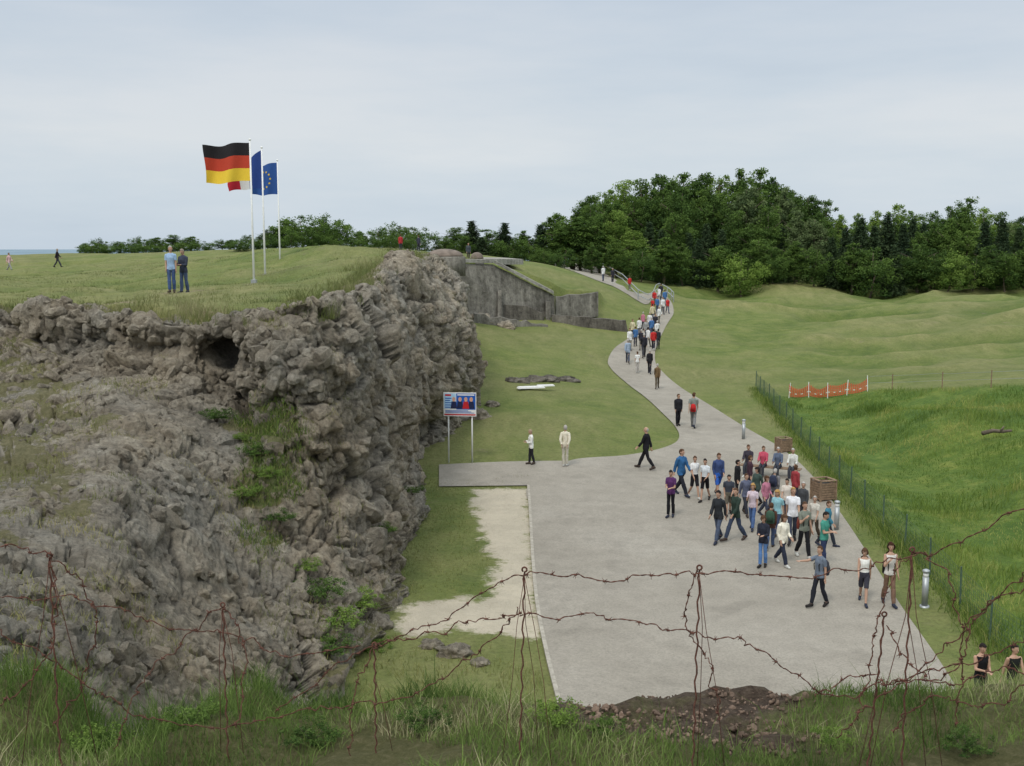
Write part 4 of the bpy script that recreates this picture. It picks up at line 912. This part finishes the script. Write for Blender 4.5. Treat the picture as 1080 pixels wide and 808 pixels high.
PS['point']=build_pose('point',[(.30,.06),(-.2,.3)],[(1.25,.35,.35,.1),(-.15,.12,.2,.05)])
PS['strap']=build_pose('strap',[(-.22,.35),(.28,.04)],[(.35,.14,2.1,.5),(.1,.10,.3,.05)],turn=-.2)
PS['sit']=build_pose('sit',[(1.45,1.4),(1.5,1.5)],[(.5,.1,.9,.2),(.45,.12,.9,.25)],sit=True,turn=.3,nod=.2)
fcache={}
def fab(c):
    if c not in fcache: fcache[c]=simple('fabric',S(*c),.92,.16,14,.004)
    return fcache[c]
PN={'shirt':'shirt','tank':'vest_top','long':'jacket','trousers':'trousers','shorts':'shorts'}
def person(px,py,hpy,pose,rot,top,tc,bot,bc,hair,hc,label,t=None,group=None,loc=None,sc_=None):
    if loc is not None: p=np.array(loc);t=60
    elif t is None: p,t=G(px,py)
    else: p=at(px,t)
    if loc is None and px>460:
        d=max(float(poly_sd(np.array([p[0]]),np.array([p[1]]),ROADP)[0]),float(poly_sd(np.array([p[0]]),np.array([p[1]]),SPUR)[0]))
        if d>0: p[2]+=.05
    s=sc_ or min(1.1,max(.88,(py-hpy)*t/F/1.74))
    e=empty('person',p,R(rot),label,'person',group);e.scale=(s*random.uniform(.86,1.0),s*random.uniform(.92,1.08),s)
    T=PS[pose]
    def ch(nm,key,col):
        o=link(nm,T[key],e)
        o.material_slots[0].link='OBJECT';o.material_slots[0].material=fab(col);return o
    link('body',T['body'],e)
    ch(PN[top],top,tc);ch(PN[bot],bot,bc)
    sc1=random.choice([(45,42,42),(70,60,55),(190,190,185),(50,55,70)])
    ch('shoe','shoeL',sc1);ch('shoe','shoeR',sc1)
    if hair: ch('hair',hair,hc)
    return e,s
WG='walking group on the road';FG='visitors far up the path'
br=(80,58,42);bk=(38,32,30);gy=(170,165,160);bl=(165,130,80)
person(181,314,266,'stand',5,'shirt',(150,175,205),'trousers',(70,90,130),'hair',gy,'grey haired man in pale blue shirt and jeans on the plateau, left of the pair',t=42)
person(194,313,267,'hold',-20,'long',(60,65,80),'trousers',(80,95,125),'hair',(130,120,110),'person in dark jacket and jeans standing on the plateau, right of the pair',t=42.6)
person(11,283,264,'walk',70,'long',(205,170,175),'trousers',(150,150,150),'hair',br,'person in pale pink top at the far left edge of the plateau',t=104)
person(62,284,264,'walk',100,'long',(50,45,50),'trousers',(60,60,70),'hair',gy,'person in dark clothes walking alone on the far left plateau',t=104)
person(423,264,252,'stand',180,'long',(170,55,60),'trousers',(60,60,70),'hair',br,'person in red top standing on the skyline behind the cliff',t=100)
person(442,266,254,'stand',150,'long',(60,60,75),'trousers',(50,50,60),'hair',br,'person in dark clothes on the skyline left of the turret',t=104)
person(495,275,258,'stand',10,'long',(70,75,80),'trousers',(45,45,50),'hair',bk,'person standing on the fort roof beside the small dome',loc=P(494,276,104),sc_=1.)
person(560,491,456,'hold',-75,'long',(225,225,220),'trousers',(40,40,45),'hair',(150,130,110),'woman in white jacket and dark trousers facing left by the grass edge')
person(596,493,450,'back',170,'long',(215,208,190),'trousers',(190,185,170),'hair',gy,'man in pale beige jacket and light trousers seen from behind')
person(681,496,451,'walk',-120,'long',(30,30,35),'trousers',(32,32,36),'bald',gy,'man in black suit walking alone across the open road')
person(715,450,417,'stand',10,'long',(40,40,45),'trousers',(30,30,35),'hair',br,'person in black clothes beside the one with the red backpack')
person(731,452,414,'walk2',165,'shirt',(130,135,130),'trousers',(120,120,120),'hair',br,'person in grey clothes walking away with a red backpack')
person(693,411,384,'walk',170,'long',(110,90,65),'trousers',(85,75,60),'hair',gy,'person in brown clothes walking up the middle of the narrow path')
person(662,384,358,'walk2',175,'long',(150,165,185),'trousers',(70,75,90),'hair',gy,'person in light blue shirt at the bend of the path, leftmost of four')
person(672,394,372,'stand',175,'shirt',(220,220,220),'trousers',(170,165,160),'hair',br,'person all in pale clothes at the bend of the path')
person(679,378,352,'walk',175,'long',(45,45,52),'trousers',(60,60,65),'hair',gy,'person in dark jacket behind the pale dressed one at the bend')
person(685,395,369,'walk2',170,'long',(38,38,42),'trousers',(40,40,45),'hair',gy,'person in black clothes at the bend of the path, rightmost of four')
person(707,547,497,'hold',-25,'shirt',(85,50,95),'trousers',(30,30,35),'hair',bk,'person in purple top and black trousers at the left front of the group',group=WG)
person(718,524,474,'walk',35,'long',(50,95,140),'trousers',(40,42,50),'hair',br,'person in blue jacket at the back left of the group',group=WG)
person(732,527,481,'walk2',20,'shirt',(215,215,215),'shorts',(35,35,40),'hair',br,'young person in white shirt and black shorts',group=WG)
person(743,530,484,'walk3',-30,'shirt',(205,210,215),'shorts',(25,25,30),'hair',bk,'young person in white and black standing beside the blue shorts',group=WG)
person(757,526,478,'walk3',10,'long',(60,75,115),'shorts',(50,95,180),'hair',br,'person in navy top and bright blue shorts at the back of the group',group=WG)
person(757,573,517,'walk2',-35,'long',(45,48,52),'trousers',(75,85,105),'hair',bk,'person in dark jacket and jeans at the left of the middle row',group=WG)
person(775,572,515,'walk',-60,'long',(48,62,55),'trousers',(60,70,90),'hair',br,'person in dark green jacket in the middle row',group=WG)
person(777,528,493,'stand',60,'long',(35,35,38),'trousers',(35,35,40),'hair',bk,'person in black at the back centre of the group',group=WG)
person(793,560,511,'strap',-25,'shirt',(200,185,195),'trousers',(80,105,150),'longhair',bl,'long haired person in pale pink top and blue jeans',group=WG)
person(807,547,509,'walk3',35,'long',(175,115,135),'trousers',(60,65,80),'longhair',br,'person in pink jacket in the centre of the group',group=WG)
person(804,600,545,'hold',-30,'long',(45,48,60),'trousers',(90,125,175),'longhair',br,'person in dark jacket and light blue jeans near the front',group=WG)
person(819,566,517,'walk2',-40,'shirt',(140,185,195),'trousers',(60,70,95),'longhair',bl,'fair haired person in pale turquoise top within the group',group=WG)
person(825,598,543,'walk3',30,'long',(225,220,205),'trousers',(45,50,65),'longhair',br,'person in cream white jacket and dark jeans near the front',group=WG)
person(835,574,514,'walk',-15,'shirt',(225,225,230),'trousers',(60,65,80),'hair',bl,'person in white shirt behind the cream jacket',group=WG)
person(847,590,530,'strap',15,'shirt',(120,125,115),'trousers',(32,32,36),'hair',br,'person in grey green shirt and black trousers',group=WG)
person(868,600,541,'hold',50,'shirt',(70,140,125),'trousers',(50,60,90),'hair',bk,'person in green shirt near the right of the group',group=WG)
person(872,578,529,'walk2',60,'long',(60,115,135),'trousers',(45,50,60),'hair',br,'person in teal jacket at the right edge of the group',group=WG)
person(846,556,516,'stand',-50,'long',(70,72,75),'trousers',(60,60,65),'hair',gy,'person in dark grey jacket at the back right of the group',group=WG)
person(816,538,498,'walk3',150,'long',(120,118,122),'trousers',(60,60,70),'hair',gy,'person in grey jacket in front of the bench, seen from behind',group=WG)
person(790,524,482,'stand',70,'long',(70,50,60),'trousers',(40,40,45),'hair',br,'person in maroon jacket standing left of the bench',group=WG)
person(786,545,500,'walk',10,'long',(90,95,115),'trousers',(50,52,60),'hair',br,'person in slate blue jacket between the pink top and dark green jacket',group=WG)
person(829,550,507,'walk2',-20,'shirt',(210,200,190),'trousers',(70,75,95),'hair',bk,'person in light sand shirt right of the pink jacket',group=WG)
person(798,536,494,'walk2',-50,'long',(65,80,75),'trousers',(55,55,60),'longhair',bk,'long haired person in grey green jacket behind the pale pink top',group=WG)
person(812,580,532,'walk3',160,'long',(85,60,50),'trousers',(70,85,115),'hair',br,'person in brown jacket and jeans seen from behind, mid group',group=WG)
person(858,572,528,'walk',-40,'shirt',(195,190,180),'trousers',(85,75,65),'hair',gy,'grey haired person in beige shirt left of the teal jacket',group=WG)
person(838,535,495,'stand',120,'long',(150,60,65),'trousers',(55,58,70),'hair',br,'person in dull red jacket at the back right of the group',group=WG)
person(768,545,502,'walk3',-10,'shirt',(60,65,75),'shorts',(95,90,80),'hair',bk,'person in charcoal shirt and khaki shorts behind the green jacket',group=WG)
person(863,642,577,'point',-60,'shirt',(105,115,130),'trousers',(38,40,48),'hair',br,'person in grey blue shirt reaching one arm forward, alone in front')
person(910,638,578,'walk2',-15,'tank',(225,225,220),'shorts',(60,60,70),'longhair',br,'person in white vest top and dark shorts')
person(937,640,573,'strap',0,'tank',(210,205,200),'trousers',(120,95,80),'longhair',(60,35,25),'long haired person in pale top with a black bag')
person(1032,752,687,'hold',5,'tank',(25,25,28),'trousers',(75,85,60),'hair',bk,'person in black vest top at the lower right corner')
person(1066,752,692,'walk',10,'tank',(30,32,30),'trousers',(95,105,75),'hair',bk,'rightmost person in dark vest partly behind the grass')
bp_,bt_=BENCH
for dx,tc,hc_,lab in ((-.95,(60,55,65),br,'person in dark top sitting at the left end of the bench'),(-.3,(185,80,100),br,'person in crimson top sitting on the bench, second from left'),(.33,(90,100,120),gy,'person in slate top sitting on the bench, third from left'),(.95,(200,200,195),gy,'person in pale grey top sitting at the right end of the bench')):
    a=BR;person(0,0,0,'sit',math.degrees(a),'long',tc,'trousers',(60,62,70),'hair',hc_,lab,loc=bp_+np.array([dx*math.cos(a),dx*math.sin(a),0]),sc_=.97)
cols_=[((215,215,215),'white'),((70,110,160),'blue'),((185,50,50),'red'),((50,50,58),'dark'),((150,150,150),'grey'),((200,190,160),'beige'),((110,140,90),'green'),((190,120,140),'pink')]
far=[(664,370,0),(670,366,1),(676,370,3),(683,367,0),(689,370,2),(694,368,3),(667,358,5),(674,356,0),(681,358,4),(687,356,1),(693,359,0),(678,349,7),(685,349,0),(691,351,3),(688,340,5),(695,342,0),
     (688,333,2),(693,331,1),(699,332,0),(704,331,2),(690,322,2),(695,320,0),(701,323,1),(697,315,3),(664,307,2),(646,299,3),(636,297,0)]
for i,(px,py,ci) in enumerate(far):
    p,t=G(px,py);c,nm=cols_[ci]
    band='just above the path bend' if py>345 else ('where the path narrows' if py>327 else ('at the turn below the handrail' if py>312 else 'by the handrail'))
    side=ordn(sorted([a[0] for a in far if a[2]==ci]).index(px)+1)
    person(px,py,py-16,random.choice(['walk','walk2','stand','walk3']),random.choice([0,180,170,10,140]),'long',c,'trousers',random.choice([(50,50,60),(80,85,100),(110,105,95)]),'hair',random.choice([gy,br,bk]),f'visitor in {nm} {band}, {side} {nm} one from left',group=FG,sc_=random.uniform(.93,1.03))
def bag(px,py,rot,col,label,dz=1.15,off=.2,sz=(.3,.17,.42),nm='backpack'):
    p,t=G(px,py);a=R(rot);e=empty(nm,(p[0]-math.sin(a)*off,p[1]+math.cos(a)*off,p[2]+dz),a,label,'bag')
    m=MB();m.loft([(0,0,-sz[2]/2,sz[0]*.40,sz[1]*.38),(0,0,-sz[2]*.42,sz[0]*.5,sz[1]*.5),(0,0,.0,sz[0]*.5,sz[1]*.52),(0,0,sz[2]*.36,sz[0]*.42,sz[1]*.42),(0,0,sz[2]*.5,sz[0]*.2,sz[1]*.2)],16);m.build('pack',fab(col),e,True)
    m=MB();m.loft([(0,sz[1]*.5,-sz[2]*.35,sz[0]*.33,.04),(0,sz[1]*.52,-.02,sz[0]*.33,.05),(0,sz[1]*.5,.05,sz[0]*.25,.03)],12);m.build('pocket',fab(tuple(int(c*.8) for c in col)),e,True)
    for x in (-.09,.09): MB().tube([(x,-sz[1]*.4,sz[2]*.4),(x,-sz[1]*.4-.12,sz[2]*.5+.02),(x,-sz[1]*.4-.26,sz[2]*.3),(x,-sz[1]*.4-.24,-sz[2]*.1)],.014,5).build('strap',fab((30,30,30)),e,True)
bag(731,452,165,(185,45,45),'red backpack worn by the person in grey walking away')
bag(863,642,-60,(60,62,70),'dark backpack on the person reaching an arm forward')
bag(937,640,0,(30,28,28),'black bag carried by the long haired person',1.1,.2)
bag(847,590,15,(120,60,50),'brown backpack on the person in grey green shirt',1.15,.2)
bag(816,538,150,(50,55,75),'navy backpack on the person seen from behind near the bench',1.15,.2)
bag(812,580,160,(60,85,70),'green backpack on the person in brown jacket seen from behind',1.15,.2)
# ---------------------------------------------------------------- barbed wire
def wire(pts,label,r=.0020,barb=.12,seedy=0):
    W_=[P(*p) for p in pts];c=catmull(W_,len(pts)*14);o=c[0].copy()
    c=c+np.array([[.016*mn.noise(Vector((q*.9+seedy,k,3)))+.03*mn.noise(Vector((q*.2+seedy,k,9))) for k in range(3)] for q in range(len(c))])
    m=MB();rel=c-o;m.tube(rel,r,5)
    L=np.r_[0,np.cumsum(np.linalg.norm(np.diff(rel,axis=0),axis=1))]
    tw=[]
    for i,s_ in enumerate(np.arange(0,L[-1],.012)):
        q=np.array([np.interp(s_,L,rel[:,k]) for k in range(3)]);tw.append(q+np.array([math.sin(i*1.1)*.003,0,math.cos(i*1.1)*.003]))
    m.tube(tw,r*.75,4)
    s_=.05
    while s_<L[-1]:
        q=Vector([np.interp(s_,L,rel[:,k]) for k in range(3)])
        for k in range(4):
            a=random.uniform(0,6.28);d=Vector((math.cos(a)*.8,random.uniform(-.5,.5),math.sin(a))).normalized()*.017;m.tube([q-d*.2,q+d],[.0022,.0008],4)
        m.tube([q+Vector((-.006,0,0)),q+Vector((.006,0,0))],.0045,5)
        s_+=barb*random.uniform(.8,1.2)
    e=m.build('barbed_wire',M['rust'],None,True);e.location=o.tolist();tag(e,label,'barbed wire','rusty barbed wire strands in the foreground')
wire([(290,752,5.2),(375,690,5),(460,657,4.8),(548,606,4.5),(640,612,4.5),(735,603,4.4),(850,608,4.5),(940,592,4.5),(1010,572,4.4),(1095,526,4.2)],'top strand of barbed wire running across the road to the right edge')
wire([(548,650,4.6),(640,651,4.6),(720,666,4.5),(800,684,4.5),(875,733,4.6),(960,714,4.5),(1040,692,4.4),(1100,664,4.3)],'second strand sagging across the road below the top strand',seedy=5)
wire([(-30,572,4.4),(30,580,4.5),(75,602,4.6),(100,650,4.7),(92,705,4.8),(58,765,4.9)],'looping strand at the far left edge',seedy=9)
wire([(-20,655,4.6),(60,700,4.7),(140,752,4.9),(230,766,5),(330,748,5),(420,737,4.8),(500,692,4.7),(548,640,4.6)],'long low strand drooping across the lower left',seedy=14)
wire([(-20,628,4.8),(100,636,4.9),(180,662,5),(240,668,5),(300,690,5),(380,682,4.9)],'slack strand in front of the lower left rock',seedy=17)
wire([(1095,588,4.1),(1040,640,4.3),(990,690,4.4),(930,735,4.5),(880,778,4.6)],'strand slanting down left from the right edge',seedy=22)
wire([(905,760,4.5),(918,700,4.5),(928,645,4.5),(962,584,4.5),(1000,610,4.4),(1015,680,4.4),(1008,760,4.5)],'tall loop of wire around the right picket',seedy=25)
wire([(735,603,4.4),(722,655,4.5),(748,700,4.5),(758,760,4.6)],'short strand hanging beside the middle right picket',seedy=28)
wire([(935,660,4.6),(960,700,4.5),(1000,722,4.4),(1060,705,4.3),(1100,720,4.2)],'tangled strand in the lower right corner',seedy=31)
wire([(0,745,4.6),(45,700,4.6),(60,640,4.6),(52,590,4.6)],'strand climbing the far left picket',seedy=33)
wire([(120,790,4.9),(150,720,5),(200,670,5),(236,642,4.9),(258,690,4.9),(250,770,4.8)],'arching strand over the lower left picket',seedy=37)
wire([(370,800,4.9),(372,740,4.9),(396,684,4.9),(440,672,4.8),(500,655,4.7),(550,648,4.6)],'strand linking the short picket to the road picket',seedy=41)
wire([(940,770,4.6),(985,735,4.5),(1040,745,4.4),(1095,715,4.3)],'lowest strand in the bottom right corner',seedy=44)
wire([(860,735,4.6),(905,712,4.6),(950,720,4.5),(1010,705,4.4),(1030,650,4.4),(1095,610,4.2)],'strand crossing the others near the right pickets',seedy=47)
def picket(px,py,t,label,lean=0.,stays=((-.25,0),(.2,.1))):
    top=P(px,py,t);x,y=top[0],top[1];zb=float(HB(np.array([x]),np.array([y]))[0])-.08
    e=empty('iron_picket',(x,y,zb),0,label,'iron picket','rusty pickets holding the wire');h=top[2]-zb
    pts=[(lean*k/30+.005*math.sin(k*1.9),.005*math.cos(k*1.9),h*k/30) for k in range(31)]
    lp=[(lean+.010*math.cos(a),0,h+.009+.010*math.sin(a)) for a in np.linspace(-1.5,4.2,10)]
    MB().tube(pts+lp,.0038,6).build('rod',M['rust'],e,True)
    for dx,dy in stays:
        k=random.uniform(-.02,.02);MB().tube([(lean,0,h-.02),(lean+dx*.15+k,dy*.3,h*.75),(lean+dx*.5,dy*.5,h*.5),(dx-k,dy,0)],.0018,4).build('stay_wire',M['rust'],e,True)
picket(548,603,4.5,'rusty picket just left of the road centre',.02,((-.10,.0),(.08,.1),(.16,-.05)))
picket(735,601,4.4,'rusty picket in front of the road, right of centre',.01,((.16,.0),(.05,.1)))
picket(235,640,4.9,'rusty picket in front of the lower left rock',0,((.1,0),(-.08,.1)))
picket(52,588,4.6,'rusty picket at the far left',0,((-.2,0),(.15,.1)))
picket(962,582,4.5,'rusty picket at the right in front of the verge',0,((-.15,0),(.12,.05),(.2,0)))
picket(395,682,4.9,'short rusty picket below the rock foot',0,((.08,0),))
picket(920,650,4.6,'short leaning picket left of the right picket',.05,((-.06,0),))
# ---------------------------------------------------------------- sky, sun, camera
w=bpy.data.worlds.new('World');sc.world=w;w.use_nodes=True;nt=w.node_tree;bg=nt.nodes['Background']
SUN_EL=R(52);SUN_AZ=R(205)
sk=nd(nt,'ShaderNodeTexSky');sk.sky_type='NISHITA';sk.sun_disc=False;sk.sun_elevation=SUN_EL;sk.sun_rotation=SUN_AZ
tc=nd(nt,'ShaderNodeTexCoord');mp=nd(nt,'ShaderNodeMapping');mp.inputs['Scale'].default_value=(1,1,5.5);mp.inputs['Rotation'].default_value=(0,.06,0)
nt.links.new(tc.outputs['Generated'],mp.inputs['Vector'])
n1=noise_(nt,mp.outputs[0],1.7,7,.55)
cl=ramp(nt,n1,[(.32,(.50,.575,.66)),(.5,(.575,.64,.71)),(.68,(.67,.705,.745))])
sep=nd(nt,'ShaderNodeSeparateXYZ');nt.links.new(tc.outputs['Generated'],sep.inputs[0])
hz=ramp(nt,sep.outputs['Z'],[(0,(.42,.432,.44)),(.09,(.43,.43,.425)),(.25,(.40,.405,.415)),(.5,(.60,.59,.56)),(.8,(1.,.97,.91))])
cl=mix(nt,1.,cl,hz,'MULTIPLY')
vm=nd(nt,'ShaderNodeVectorMath',operation='SCALE');nt.links.new(cl,vm.inputs[0]);vm.inputs['Scale'].default_value=25.
col=mix(nt,.92,sk.outputs['Color'],vm.outputs[0])
nt.links.new(col,bg.inputs['Color']);bg.inputs['Strength'].default_value=.1
sd_=bpy.data.lights.new('sun','SUN');sd_.energy=1.5;sd_.angle=R(12);sd_.color=(1,.95,.87)
so=bpy.data.objects.new('sun',sd_);C.objects.link(so)
dirv=Vector((math.sin(SUN_AZ)*math.cos(SUN_EL),math.cos(SUN_AZ)*math.cos(SUN_EL),math.sin(SUN_EL)))
so.rotation_euler=dirv.to_track_quat('Z','Y').to_euler()
cd=bpy.data.cameras.new('camera');co=bpy.data.objects.new('camera',cd);C.objects.link(co);co.location=(0,0,CAMZ);co.rotation_euler=(math.pi/2-PITCH,0,0)
cd.sensor_width=36;cd.lens=36*F/1080;cd.clip_start=.1;cd.clip_end=40000;sc.camera=co
sc.view_settings.view_transform='Standard';sc.view_settings.look='None';sc.view_settings.exposure=0
